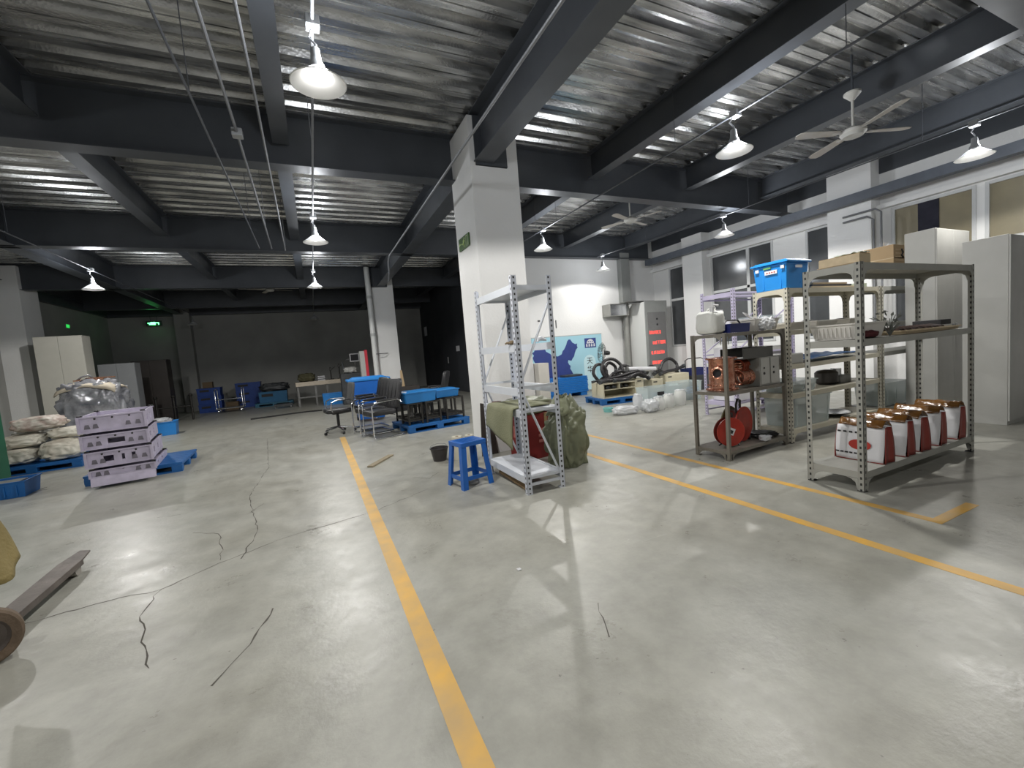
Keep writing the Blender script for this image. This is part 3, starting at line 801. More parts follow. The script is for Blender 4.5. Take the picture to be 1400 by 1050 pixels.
cabinet('taller white cabinet behind the grey shelf, under the filmed window', 7.47, 2.76, .92, .33, 2.50)
# ---------------------------------------------------------------- contents of the shelves on the right
CARD = mat('kraft_cardboard', (0.47, 0.34, 0.20), 0.75, var=.12, scale=4)
PLYW = mat('pale_plywood', (0.62, 0.50, 0.33), 0.6, var=.15, scale=3, stretch=(1, 8, 8))
PAPERW = mat('white_sack_paper', (0.66, 0.66, 0.68), 0.55, var=.06, bump=.2, bscale=10)
REDP = mat('dark_red_sack_paper', (0.26, 0.035, 0.025), 0.5, var=.15, bump=.2, bscale=10)
AMBER = mat('amber_liner_plastic', (0.20, 0.085, 0.015), 0.18, var=.5, scale=9, coat=.6, bump=.6, bscale=16)
INK = mat('black_print', (.02, .02, .022), .7)
REDINK = mat('red_print', (.40, .03, .02), .6)
def paper_sack(label, x, lean=0.0, rot=0.0):
    t = thing('paper_sack', label, 'bag', (x, 2.07, .16), rot, 'paper sacks on the lowest board')
    W, D, H = .175, .075, .30
    # front faces -X; sides -Y are dark red
    def P(yy_, zz, xo): return (xo + lean * zz, yy_, zz)
    m = MB()
    f = .02
    front = []
    n = 8
    def prof(z): return D * (1 - .35 * (z / H)) * (1 + .12 * math.sin(z / H * PI))
    m.sheet(lambda u, v: (-prof(v * H) + lean * v * H - .006 * math.sin(u * PI) + .003 * noise.noise(Vector((u * 4, v * 4, x * 9))), (-1 + 2 * u) * W * (1 + .04 * math.sin(v * 3)), v * H), n, n, .004)
    m.out('front_panel', PAPERW, t, smooth='all')
    m = MB()
    m.sheet(lambda u, v: (prof(v * H) + lean * v * H + .004 * math.sin(u * PI), (-1 + 2 * u) * W, v * H), n, n, .004)
    m.out('back_panel', PAPERW, t, smooth='all')
    for sgn in (-1, 1):
        MB().sheet(lambda u, v: ((-1 + 2 * u) * prof(v * H) + lean * v * H, sgn * (W * (1 + .02 * math.sin(v * 3)) + .015 * abs(u - .5) * 2 - .012 * v), v * H), 6, n, .004).out('side_gusset', REDP, t, smooth='all')
    MB().sheet(lambda u, v: (-prof(v * H) * (1 - 2 * u) + lean * H * 1.0 + .006 * noise.noise(Vector((u * 7, v * 7, x * 5))), (-1 + 2 * v) * W * .97, H * 1.0 + .055 * math.sin(u * PI) + .012 * noise.noise(Vector((u * 9, v * 12, x * 3)))), 10, 14, .004).out('liner', AMBER, t, smooth='all')
    MB().box(-D - .008, -W, 0, D, W, .006).out('base', REDP, t)
    xf = -prof(.14) + lean * .14 - .012
    m = MB(); m.lathe([(0, 0), (.062, 0), (.062, .0015), (0, .0015)], T(xf - .002, -.01, .14, 0, -PI / 2, 0) @ Matrix.Diagonal((.75, 1.35, 1, 1)), 24); m.out('red_oval', REDINK, t)
    m = MB()
    for k in range(5): m.box(xf - .004 + .012, .14 - k * .045, .235, xf - .001 + .012, .165 - k * .045, .25)
    for k in range(7): m.box(xf - .004 - .004, .15 - k * .035, .055, xf - .002, .172 - k * .035, .067)
    m.out('print', INK, t)
    return t
sl = ['frontmost white paper sack with a red oval, nearest the shelf posts', 'second white paper sack from the red oval one', 'middle white paper sack of the five on the lowest board', 'fourth white paper sack, one before the farthest end', 'endmost white paper sack at the far right of the lowest board']
for k, (xx, ln) in enumerate(((4.28, .02), (4.62, .04), (4.90, .0), (5.20, .10), (5.58, .16))): paper_sack(sl[k], xx, ln, R((0, 3, -4, 5, 2)[k]))
# on top of the grey shelf
t = thing('wooden_crate', 'flat pale wooden crate on top of the tall grey shelf', 'crate', (3.98, 1.93, 1.815), 0)
MB().box(0, 0, 0, .16, .30, .08).out('crate_body', PLYW, t, bevel=.002)
MB().box(-.006, .02, .012, 0, .31, .016).box(.01, .0, .08, .15, .30, .086).out('lid', CARD, t)
MB().sheet(lambda u, v: (.03 + .12 * u, -.0 + .2 * v + .0, .095 + .018 * noise.noise(Vector((u * 6, v * 6, 2)))), 10, 8, .003).out('green_wrap', mat('green_white_wrap', (.35, .42, .28), .3, var=.5, scale=18, col2=(.6, .62, .56)), t, smooth='all')
t = thing('cardboard_box', 'brown cardboard box with tied string on top of the grey shelf', 'box', (4.52, 1.93, 1.815), 0)
MB().box(-.03, 0, 0, .15, .26, .165).out('carton', CARD, t, bevel=.003)
MB().box(-.0302, .0, .05, .1502, .2602, .058).out('tape', PLYW, t)
m = MB()
for k in range(4): m.box(.0, -.0012, .03 + k * .03, .13, -.0002, .036 + k * .03)
m.out('print', mat('pale_print', (.65, .5, .33), .7), t)
MB().tube([(0, .05, .167), (.03, .06, .19), (.0, .08, .20), (.05, .1, .17), (.1, .08, .185), (.12, .04, .168)], .004, 6).out('string', PAPERW, t, smooth=True)
MB().tube([(.09, -.003, .13), (.10, -.01, .10), (.085, -.006, .075), (.11, -.006, .06)], .006, 6).out('black_tag', INK, t)
t = thing('cardboard_box', 'small cardboard box beside the tied one, on the grey shelf', 'box', (4.50, 1.96, 1.815), R(0))
MB().box(0, 0, 0, .11, .2, .10).out('carton', PLYW, t, bevel=.002); MB().box(.02, -.002, .06, .06, -.0002, .09).out('label_print', PAPERW, t)
# middle board of the grey shelf
TRAYW = mat('white_ribbed_plastic', (.66, .64, .60), .4, var=.05)
t = thing('plastic_tray', 'white ribbed plastic tray on the middle board of the grey shelf', 'tray', (3.945, 1.94, 1.22))
MB().tray(.03, .02, .40, .33, 0, .13, .025, .005).out('tray', TRAYW, t)
m = MB()
for k in range(9): m.box(.0 - .0, .05 + k * .033, .02, .012, .056 + k * .033, .10)
m.out('rib', TRAYW, t)
t = thing('metal_cylinder', 'dull grey metal cylinder lying behind the white tray', 'cylinder', (4.50, 2.14, 1.22 + .06))
MB().lathe([(0, -.18), (.05, -.18), (.06, -.16), (.06, .16), (.05, .18), (0, .18)], T(0, 0, 0, PI / 2, 0, PI / 2), 24).out('barrel', mat('dull_olive_metal', (.16, .16, .13), .4, .5, var=.2), t, smooth=True)
t = thing('silk_plant', 'tangled grey-green wire and leaf bundle by the front post', 'plant', (4.46, 1.95, 1.22))
rnd = random.Random(5)
GG = mat('grey_green_leaf', (.16, .17, .15), .6, var=.4)
m = MB()
for k in range(16):
    a = rnd.uniform(0, 2 * PI); r_ = rnd.uniform(.05, .12); h = rnd.uniform(.06, .2)
    m.tube([(0, 0, .0), (r_ * .5 * math.cos(a), r_ * .5 * math.sin(a), h * .7), (r_ * math.cos(a), r_ * math.sin(a), h)], .0035, 5)
m.out('stem', GG, t)
for k in range(18):
    a = rnd.uniform(0, 2 * PI); r_ = rnd.uniform(.03, .12); h = rnd.uniform(.08, .21)
    MB().prism([(-.02, 0), (0, .012), (.025, 0), (0, -.012)], T(r_ * math.cos(a), r_ * math.sin(a), h, rnd.uniform(-1, 1), rnd.uniform(-1, 1), a), .002).out('leaf', GG, t)
t = thing('carton_tray', 'long flat open carton with dark parts on the middle board, right half', 'tray', (4.62, 1.91, 1.22))
MB().tray(0, 0, .95, .34, 0, .035, .01, .004).out('tray', PLYW, t)
for k in range(7):
    MB().tube([(.08 + k * .12, .05, .03), (.12 + k * .12, .16, .05), (.06 + k * .13, .30, .035)], .018, 8).out('dark_part', mat('dark_oily_part', (.05, .03, .025), .3, var=.5), t, smooth=True)
tag(MB().box(0, 0, 0, .2, .22, .05).out('black_box', INK, bevel=.004), 'flat black box at the far end of the middle board', 'box', loc=(5.50, 2.0, 1.268))
tag(MB().blob((0, 0, .03), (.09, .05, .03), .9, .2, 3, 5, 3, flatten=0).out('maroon_rag', mat('maroon_cloth', (.08, .012, .015), .8, var=.4), smooth='all'), 'dark maroon rag on the middle board beside the front post', 'rag', loc=(4.12, 1.94, 1.352 - .132))

# blue tote and more on the cream shelf
TOTE = mat('sky_blue_tote_plastic', (0.02, 0.25, 0.70), 0.3, var=.06)
t = thing('storage_tote', 'bright blue lidded storage tote on top of the cream shelf', 'tote', (5.02, 3.15, 1.815))
MB().taper(.03, .03, .40, .40, 0, .30, .022).out('tub', TOTE, t, bevel=.01)
MB().box(-.015, -.015, .30, .445, .445, .325).box(.02, .02, .325, .41, .41, .34).out('lid', TOTE, t, bevel=.006)
m = MB()
for k in (.09, .30): m.box(.004 + .014, k - .008 + 0, .02, .03, k + .008, .28)
m.out('rib', TOTE, t)
MB().box(.003, .12, .19, .009, .27, .235).out('paper_label', PAPERW, t, label='white paper label')
m = MB()
for k in range(4): m.box(.0015, .14 + k * .03, .205, .003, .158 + k * .03, .218)
m.out('print', REDINK, t)
MB().box(-.006, .19, .255, .004, .28, .275).out('clip', mat('green_clip', (.12, .3, .1), .5), t)
for a in (.05, .36): MB().box(-.008, a - .02, .235, .006, a + .02, .27).out('clip', mat('white_clip', (.7, .72, .75), .4), t)
MB().box(.16, -.010, .235, .27, .004, .265).out('clip', mat('white_clip', (.7, .72, .75), .4), t)
t = thing('timber_offcut', 'short stack of pale boards on the cream shelf right of the tote', 'board', (5.52, 3.18, 1.815))
for k in range(3): MB().box(.02 * k, .0, k * .022, .95 - .1 * k, .32 - .04 * k, k * .022 + .02).out('board', (PLYW, DWOOD, CARD)[k], t, bevel=.002)
tag(MB().box(0, 0, 0, .22, .2, .055).out('paper_packet', mat('green_white_wrap', (.35, .42, .28), .3), bevel=.006), 'green and white paper packet on the cream shelf near its end', 'packet', loc=(6.55, 3.2, 1.815))
TARP = mat('blue_tarpaulin', (.01, .10, .30), .4, var=.3, scale=6, bump=.3, bscale=9)
tag(MB().sheet(lambda u, v: (5.35 + 1.2 * u, 3.13 + .40 * v, .945 + .03 + .025 * noise.noise(Vector((u * 5, v * 5, 1))) + .02 * math.sin(u * PI)), 26, 10, .01).out('blue_tarpaulin', TARP, smooth='all'), 'folded dark blue tarpaulin on the third board of the cream shelf', 'tarpaulin')
CLEAR = mat('clear_bin_plastic', (.62, .70, .70), .25, alpha=.42, coat=.3)
def clear_bin(label, x, y, z, W, D, H, rot=0, content=None, grp=None):
    t = thing('clear_bin', label, 'bin', (x, y, z), rot, grp)
    MB().tray(.02, .02, W - .02, D - .02, 0, H, .02, .004, .012).out('bin_body', CLEAR, t)
    m = MB()
    for k in range(3): m.box(.05 + (W - .1) * k / 2 - .004, .004, .03, .05 + (W - .1) * k / 2 + .004, .012, H - .04)
    m.out('rib', CLEAR, t)
    if content: MB().blob((W / 2, D / 2, H * .3), (W * .38, D * .36, H * .28), .8, .15, 3, W * 7, 3, flatten=.008).out('contents', content, t, smooth='all')
    return t
DARKC = mat('dark_contents', (.05, .055, .06), .5, var=.5)
GREYC = mat('grey_contents', (.22, .22, .21), .5, var=.5)
clear_bin('long clear plastic bin on the lowest board of the cream shelf, left end', 5.10, 3.16, .16, .72, .38, .36, 0, DARKC)
clear_bin('clear plastic bin on the farther cream shelf, lowest board', 7.10, 3.16, .16, .60, .38, .33, 0, DARKC)
clear_bin('small clear bin with bright parts on the second board of the cream shelf', 5.08, 3.18, .58, .5, .34, .14, 0, mat('shiny_parts', (.5, .5, .5), .25, .8, var=.6, scale=20))
t = thing('steel_bowl', 'shallow shiny steel bowl on the lowest board of the cream shelf', 'bowl', (6.15, 3.33, .16))
MB().lathe([(0, .008), (.10, .008), (.19, .05), (.215, .055), (.217, .05), (.19, .043), (.10, 0), (0, 0)], n=36).out('bowl', mat('polished_steel', (.6, .6, .6), .18, 1.0), t, smooth=True)
t = thing('machine_part', 'dark machine with a round casing on the second board of the cream shelf', 'machine', (6.0, 3.22, .58))
MB().lathe([(0, 0), (.1, 0), (.13, .03), (.13, .15), (.10, .18), (.04, .19), (0, .19)], T(.12, .15, 0), 24).out('casing', mat('dark_cast_metal', (.07, .065, .06), .35, .6, var=.4), t, smooth=True)
MB().box(.22, .03, 0, .46, .27, .10).out('base_block', GREYC, t, bevel=.01)
MB().cyl((.34, .15, .10), (.34, .15, .19), .06, 20).out('motor', mat('polished_steel', (.6, .6, .6), .18, 1.0), t, smooth=True)
t = thing('parts_case', 'pale grey flat case on the third board of the cream shelf, left end', 'case', (5.03, 3.16, .93))
MB().box(0, 0, 0, .27, .36, .12).out('case_body', CABW, t, bevel=.012); MB().box(-.012, .12, .05, 0, .24, .065).out('handle', INK, t, bevel=.004)
for k, (xx, zz, ww) in enumerate(((5.1, 1.33, .3), (5.6, 1.33, .42), (6.3, 1.33, .3))):
    t = thing('white_tray', ['left white tray on the fourth board of the cream shelf', 'middle long white tray on the fourth board of the cream shelf', 'right white tray on the fourth board of the cream shelf'][k], 'tray', (xx, 3.17, zz), 0, 'trays on the cream shelf')
    MB().tray(.02, .02, ww, .34, 0, .09, .018, .004).out('tray', TRAYW, t)
    MB().blob((ww / 2, .18, .05), (ww * .36, .12, .05), .8, .2, 4, k + 2, 3, flatten=.006).out('contents', (DARKC, GREYC, DARKC)[k], t, smooth='all')

# low brown-grey shelf contents
JER = mat('milky_plastic', (.66, .67, .64), .45, var=.06, bump=.15, bscale=6)
t = thing('jerrycan', 'milky white plastic jerrycan at the left end of the low shelf top', 'jerrycan', (3.87, 3.2, 1.355))
MB().blob((.09, .13, .125), (.10, .13, .125), .45, .04, 2, 3, 4, flatten=0).out('can_body', JER, t, smooth='all')
MB().cyl((.05, .07, .24), (.05, .07, .285), .022, 14).out('cap', PAPERW, t, smooth=True)
MB().tube([(.13, .10, .235), (.14, .10, .275), (.14, .19, .275), (.13, .21, .235)], .012, 8).out('handle', JER, t, smooth=True)
MB().tube([(.07, .05, .28), (.03, .03, .31), (.09, .02, .30)], .01, 6).out('nozzle', PAPERW, t, smooth=True)
t = thing('foam_panel', 'white ribbed panel standing behind the jerrycan on the low shelf', 'panel', (4.07, 3.38, 1.355), R(8))
MB().box(0, 0, 0, .20, .06, .265).out('panel', PAPERW, t, bevel=.004)
m = MB()
for k in range(6): m.box(.015 + k * .031, -.004, .01, .021 + k * .031, 0, .25)
m.out('rib', PAPERW, t)
NAVY = mat('navy_plastic', (.01, .018, .13), .4, var=.1)
t = thing('toolbox', 'navy blue open toolbox with a black handle on the low shelf', 'toolbox', (4.05, 3.15, 1.355), R(3))
MB().tray(.005, .01, .33, .20, 0, .095, .006, .005, .006).out('box', NAVY, t)
MB().box(.01, .02, .05, .32, .19, .085).out('contents', DARKC, t)
MB().tube([(.03, .105, .09), (.08, .105, .135), (.27, .105, .135), (.32, .105, .09)], .009, 8).out('handle', BLACKP, t, smooth=True)
MB().box(.12, .05, .085, .25, .09, .095).out('tool', PLYW, t)
t = thing('white_tub', 'white plastic tub with crumpled wrap on the low shelf', 'tub', (4.45, 3.16, 1.355))
MB().tray(.03, .03, .40, .27, 0, .13, .025, .005).out('tub', TRAYW, t)
MB().blob((.18, .0, .07), (.10, .06, .07), .9, .25, 4, 6, 4, flatten=.0).out('plastic_wrap', mat('crumpled_clear_film', (.7, .72, .75), .15, alpha=.6, bump=.8, bscale=8, var=.1), t, smooth='all')
MB().tube([(.02, .05, .13), (-.06, .05, .17), (-.08, .08, .21), (-.03, .08, .20), (.04, .08, .15), (.2, .1, .14), (.25, .1, .19)], .006, 6).out('white_cord', PAPERW, t, smooth=True)
COP = mat('bright_copper', (.85, .48, .36), .22, .9, var=.45, scale=14, col2=(.50, .20, .12), bump=.4, bscale=20)
COPD = mat('dark_copper', (.35, .10, .06), .3, .9, var=.4)
t = thing('copper_machine', 'copper cylinder housing studded with bolts and a round port', 'machine', (4.09, 3.32, .73))
MB().lathe([(0, 0), (.15, 0), (.15, .02), (.135, .03), (.13, .33), (.142, .345), (.142, .36), (.09, .365), (.085, .34), (0, .34)], n=36).out('housing', COP, t, smooth=True)
m = MB()
for z_, rr in ((.012, .155), (.352, .148), (.06, .14)):
    for k in range(22):
        a = 2 * PI * k / 22; m.lathe([(0, .012), (.008, .009), (.010, 0), (0, -.004)], T(rr * math.cos(a), rr * math.sin(a), z_) @ T(0, 0, 0, 0, PI / 2, 0) if False else Matrix.Translation((rr * math.cos(a), rr * math.sin(a), z_)) @ Euler((0, PI / 2, a)).to_matrix().to_4x4(), 6)
m.out('bolt', COP, t)
Mp = Matrix.Translation((0, 0, .20)) @ Euler((PI / 2, 0, R(-66))).to_matrix().to_4x4()
MB().lathe([(.045, .10), (.045, .17), (.055, .175), (.068, .17), (.068, .155), (.058, .15), (.052, .11), (.052, .08)], Mp, 28).out('port', COP, t, smooth=True)
MB().lathe([(0, .135), (.046, .135)], Mp, 24).out('port_opening', INK, t)
t = thing('copper_coil', 'pile of shiny copper coil pieces beside the copper cylinder', 'coil', (4.44, 3.32, .73))
def helix(m, cx, cy, cz, r_, h, turns, rt, ax=0):
    pts = []
    for k in range(int(turns * 18) + 1):
        a = k * 2 * PI / 18; q = h * k / (turns * 18)
        pts.append((cx + q, cy + r_ * math.cos(a), cz + r_ * math.sin(a)) if ax == 0 else (cx + r_ * math.cos(a), cy + r_ * math.sin(a), cz + q))
    m.tube(pts, rt, 7)
for k, (cx, cz, r_) in enumerate(((-.10, .10, .085), (-.08, .23, .07), (.02, .10, .085))):
    m = MB(); helix(m, cx, 0, cz + .012, r_, .10, 4.5, .012); m.out('coil_winding', (COP, COPD, COP)[k], t, smooth=True)
m = MB(); helix(m, -.03, .02, .20, .07, .1, 3.5, .012, 1); m.out('coil_winding', COP, t, smooth=True)
GALV = mat('grey_sheet_metal', (.30, .30, .28), .4, .3, var=.12)
t = thing('control_box', 'grey sheet-metal control box on the middle board of the low shelf', 'box', (4.52, 3.17, .73))
MB().box(0, 0, 0, .34, .34, .32).out('case', GALV, t, bevel=.003)
for k in range(2):
    p = MB().box(.015 + k * .165, -.008, .02, .155 + k * .165, 0, .31).out('front_panel', CABW, t, bevel=.002)
    MB().lathe([(0, 0), (.012, 0), (.012, .003), (0, .003)], T(.06 + k * .165, -.0081, .20, PI / 2, 0, 0), 14).lathe([(0, 0), (.016, 0), (.016, .003), (0, .003)], T(.06 + k * .165, -.0081, .14, PI / 2, 0, 0), 14).out('socket', INK, p)
t = thing('metal_trough', 'dark grey metal trough lying on the control box', 'trough', (4.30, 3.2, 1.05))
MB().box(0, 0, 0, .5, .3, .012).box(0, 0, .012, .5, .012, .12).box(0, .288, .012, .5, .3, .12).box(.488, .012, .012, .5, .288, .12).out('trough', mat('dark_grey_metal', (.10, .10, .095), .4, .3), t, bevel=.002)
RED = mat('red_reel_paint', (.42, .035, .02), .35, var=.3, scale=7)
DRED = mat('dark_red_reel', (.16, .02, .015), .4, var=.4)
t = thing('cable_reel', 'small red cable reel with a white label on the lowest board', 'reel', (4.10, 3.26, .10 + .165), R(0))
M0 = Euler((PI / 2, 0, R(-20))).to_matrix().to_4x4()
MB().lathe([(0, .035), (.12, .035), (.155, .028), (.16, .03), (.16, .022), (.12, .028), (.02, .028), (0, .028)], M0, 36).out('front_flange', RED, t, smooth=True)
MB().lathe([(0, -.05), (.155, -.05), (.16, -.045), (.155, -.04), (0, -.04)], M0, 36).out('rear_flange', DRED, t, smooth=True)
MB().lathe([(.125, -.04), (.13, 0), (.125, .028), (.07, .028), (.07, -.04), (.125, -.04)], M0, 30).out('wound_cable', BLACKP, t, smooth=True)
MB().box(-.055, -.03, .036, .035, .045, .039, M0 @ T(0, 0, 0, 0, 0, R(-25))).out('label_plate', PAPERW, t)
MB().box(-.03, -.015, .039, .018, .022, .0395, M0 @ T(0, 0, 0, 0, 0, R(-25))).out('print', INK, t)
MB().tube([(-.03, -.0, .155), (-.03, 0, .20), (.05, 0, .20), (.05, 0, .155)], .010, 8).out('handle', BLACKP, t, smooth=True)
m = MB()
for a in (-.09, .09): m.tube([(a * .3, 0, -.11), (a, -.05, -.155)], .008, 6).tube([(a * .3, .03, -.11), (a, .07, -.155)], .008, 6)
m.out('foot', BLACKP, t)
t = thing('cable_reel', 'larger dark red drum reel with a black loop handle, behind the small one', 'reel', (4.40, 3.40, .10 + .20), R(0))
M1 = Euler((PI / 2, 0, R(12))).to_matrix().to_4x4()
MB().lathe([(0, .09), (.10, .09), (.19, .085), (.20, .09), (.20, .075), (.12, .075), (0, .075)], M1, 36).out('front_flange', RED, t, smooth=True)
MB().lathe([(0, -.09), (.195, -.09), (.20, -.08), (.195, -.07), (0, -.07)], M1, 36).out('rear_flange', mat('olive_reel_rim', (.13, .11, .04), .5, var=.3), t, smooth=True)
MB().lathe([(.15, -.07), (.155, 0), (.15, .075), (.08, .075), (.08, -.07), (.15, -.07)], M1, 30).out('wound_cable', DRED, t, smooth=True)
MB().tube([(-.09, -.07, .14), (-.10, -.08, .24), (-.05, -.06, .29), (.02, -.04, .27), (.03, -.03, .18)], .012, 8).out('loop_handle', BLACKP, t, smooth=True)
m = MB()
for a in (-.12, .12): m.box(a - .01, -.08, -.20, a + .01, .08, -.17)
m.out('foot', BLACKP, t)
t = tag(MB().blob((0, 0, .025), (.16, .12, .025), .7, .2, 4, 8, 4, flatten=0).out('black_mesh_bundle', BLACKP, smooth='all'), 'black mesh bundle lying at the right end of the lowest board', 'bundle', loc=(4.76, 3.34, .10))
tag(MB().blob((0, 0, .03), (.07, .05, .03), .7, .2, 4, 3, 3, flatten=0).out('clear_bag', mat('crumpled_clear_film', (.7, .72, .75), .15), smooth='all'), 'small crumpled clear bag in front of the drum reel', 'bag', loc=(4.58, 3.18, .10))
t = tag(MB().cyl((0, 0, 0), (0, 0, .05), .04, 20).out('tape_roll', BLACKP, bevel=.004, smooth=True), 'black tape roll on the middle board beside the control box', 'roll', loc=(4.90, 3.27, .73))
# things on the lilac shelf (seen between the posts)
for k, (xx, zz, ww, hh, mm) in enumerate(((6.1, .25, .6, .22, PAPERW), (6.8, .25, .5, .25, CLEAR), (6.15, .95, .5, .16, PAPERW), (6.75, .95, .6, .12, CABW), (6.2, 1.45, .45, .10, PAPERW), (6.8, 1.45, .5, .14, CLEAR))):
    t = thing('storage_carton', ['white carton on the lowest board of the lilac shelf, left', 'clear carton on the lowest board of the lilac shelf, right', 'white carton on the second board of the lilac shelf, left', 'grey flat carton on the second board of the lilac shelf, right', 'flat white carton on the third board of the lilac shelf', 'clear carton on the third board of the lilac shelf'][k], 'carton', (xx, 4.68, zz), 0, 'cartons on the lilac shelf')
    MB().box(0, 0, 0, ww, .45, hh).out('carton', mm, t, bevel=.004)
    MB().box(-.003, -.003, hh, ww + .003, .453, hh + .012).out('lid', mm, t)
# ---------------------------------------------------------------- chairs and loaded pallet left of the column
LEATHER = mat('black_leather', (0.022, 0.022, 0.024), 0.38, var=.15, bump=.25, bscale=40, scale=5)
CHROME = mat('chrome', (.62, .63, .65), .16, 1.0)
GREYMESH = mat('grey_backrest_cloth', (.075, .078, .08), .8, var=.15)
def cushion(m, x0, y0, z0, x1, y1, z1, M=None, e=.35):
    return m.blob(((x0 + x1) / 2, (y0 + y1) / 2, (z0 + z1) / 2), ((x1 - x0) / 2, (y1 - y0) / 2, (z1 - z0) / 2), e, .012, 2, 1, 4, M)
t = thing('office_chair', 'black swivel office chair with chrome arms and a star base', 'chair', (.34, 9.25, 0), R(180 + 8))
cushion(MB(), -.24, -.24, .41, .24, .24, .50).out('seat', LEATHER, t, smooth='all')
Mb = T(-.25, 0, .50, 0, R(-10), 0)
cushion(MB(), -.03, -.21, .04, .04, .21, .50, Mb, .3).out('backrest', GREYMESH, t, smooth='all')
MB().cyl((0, 0, .12), (0, 0, .40), .028, 14).out('gas_lift', BLACKP, t, smooth=True)
MB().box(-.10, -.07, .38, .10, .07, .415).out('tilt_mechanism', BLACKP, t, bevel=.006)
MB().tube([(-.08, 0, .39), (-.26, 0, .40), (-.30, 0, .50), (-.29, 0, .62)], .016, 8).out('back_support', BLACKP, t, smooth=True)
for s in (-1, 1):
    MB().tube([(.12, s * .22, .44), (.16, s * .28, .52), (.14, s * .29, .64), (.05, s * .29, .675), (-.20, s * .28, .67), (-.27, s * .20, .60)], .014, 8).out('armrest', CHROME, t, smooth=True)
for k in range(5):
    a = k * 2 * PI / 5 + .4; c, s = math.cos(a), math.sin(a)
    g_ = MB().tube([(.02 * c, .02 * s, .12), (.30 * c, .30 * s, .075)], [.024, .014], 8).out('base_arm', CHROME, t, smooth=True)
    M = T(.30 * c, .30 * s, .028, PI / 2, 0, a)
    MB().cyl((.30 * c, .30 * s, .05), (.30 * c, .30 * s, .08), .008, 8).out('caster_stem', CHROME, g_)
    MB().lathe([(0, -.02), (.024, -.02), (.028, -.014), (.028, .014), (.024, .02), (0, .02)], M, 16).out('caster', BLACKP, t, smooth=True)
def cantilever(label, x, y, rot):
    t = thing('visitor_chair', label, 'chair', (x, y, 0), rot, 'black cantilever visitor chairs')
    cushion(MB(), -.24, -.24, .40, .26, .24, .50).out('seat', LEATHER, t, smooth='all')
    Mb = T(-.24, 0, .46, 0, R(-14), 0)
    b = cushion(MB(), -.03, -.23, .02, .05, .23, .58, Mb, .3).out('backrest', LEATHER, t, smooth='all')
    for yy_ in (-.14, 0, .14): MB().tube([Mb @ Vector((.052, yy_, .08)), Mb @ Vector((.056, yy_, .3)), Mb @ Vector((.045, yy_, .52))], .006, 6).out('stitched_ridge', LEATHER, b, smooth=True)
    for s in (-1, 1):
        y_ = s * .27
        MB().tube([(-.30, y_, .60), (-.22, y_, .665), (.02, y_, .66), (.22, y_, .64), (.275, y_, .58), (.28, y_, .10), (.27, y_, .03), (.20, y_, .014), (-.26, y_, .014), (-.30, y_ * .96, .014)], .013, 8).out('side_frame', CHROME, t, smooth=True)
        MB().box(-.20, y_ - .028, .662, .18, y_ + .028, .69).out('armrest', LEATHER, t, bevel=.01)
    m = MB().tube([(-.30, -.26, .014), (-.30, .26, .014)], .013, 8); m.out('floor_bar', CHROME, t, smooth=True)
    MB().tube([(.20, -.27, .39), (.20, .27, .39)], .010, 8).out('seat_bar', CHROME, t, smooth=True)
    MB().tube([(-.16, -.27, .39), (-.16, .27, .39)], .010, 8).out('seat_bar', CHROME, t, smooth=True)
    return t
cantilever('nearest black leather visitor chair with a chrome side frame', 1.01, 8.02, R(198))
cantilever('middle black leather visitor chair of the row of three', 0.93, 8.66, R(196))
cantilever('farthest black leather visitor chair of the row, beside the blue bin', 0.96, 9.34, R(190))
cantilever('black chair with chrome arms standing behind the blue tubs', 2.45, 9.75, R(150))
# big blue bin
t = thing('wheeled_bin', 'large blue plastic bin behind the office chair', 'bin', (1.12, 10.55, 0))
MB().taper(-.28, -.25, .28, .25, .06, .95, .10, .06).out('bin_body', BLUE, t, bevel=.02)
m = MB()
for z in (.35, .5, .65): m.box(-.33 - .02 * z, -.318 - .0, z, .33 + .02 * z, -.29, z + .02)
m.out('rib', BLUE, t)
MB().box(-.47, -.34, .95, .47, .34, 1.0).taper(-.40, -.28, .40, .28, 1.0, 1.04, -.08).out('lid', LBLUE, t, bevel=.012)
MB().cyl((-.30, .24, .08), (-.24, .24, .08), .08, 20).out('wheel', BLACKP, t); MB().cyl((.24, .24, .08), (.30, .24, .08), .08, 20).out('wheel', BLACKP, t)

def pallet(label, x, y, L, W, rot=0, m=None, H=.14, name='plastic_pallet', nx=3, group='blue plastic pallets'):
    """moulded pallet: deck boards, feet and bottom runners"""
    m = m or BLUE
    t = thing(name, label, 'pallet', (x, y, 0), rot, group)
    n = 7
    for k in range(n):
        a = W * k / n + .006; b = W * (k + 1) / n - .006
        MB().box(0, a, H - .03, L, b, H).out('deck_board', m, t, bevel=.002)
    MB().box(0.01, .004, H - .05, L - .01, W - .004, H - .03).out('deck_plate', m, t)
    for i in range(nx):
        for j in range(3):
            cx = .07 + (L - .14) * i / (nx - 1); cy = .06 + (W - .12) * j / 2
            MB().box(cx - .065, cy - .055, .022, cx + .065, cy + .055, H - .05).out('foot_block', m, t, bevel=.004)
    for j in range(3):
        cy = .06 + (W - .12) * j / 2
        MB().box(.01, cy - .05, 0, L - .01, cy + .05, .022).out('runner', m, t)
    return t
PB = mat('pallet_blue', (0.01, 0.12, 0.38), 0.45, var=.2)
pallet('blue pallet under the blue tubs and black frames, left of the column', 1.45, 7.80, 1.25, 1.0, R(8), PB)
FRAMEB = mat('dark_frame_steel', (.035, .033, .03), .45, .3, var=.4)
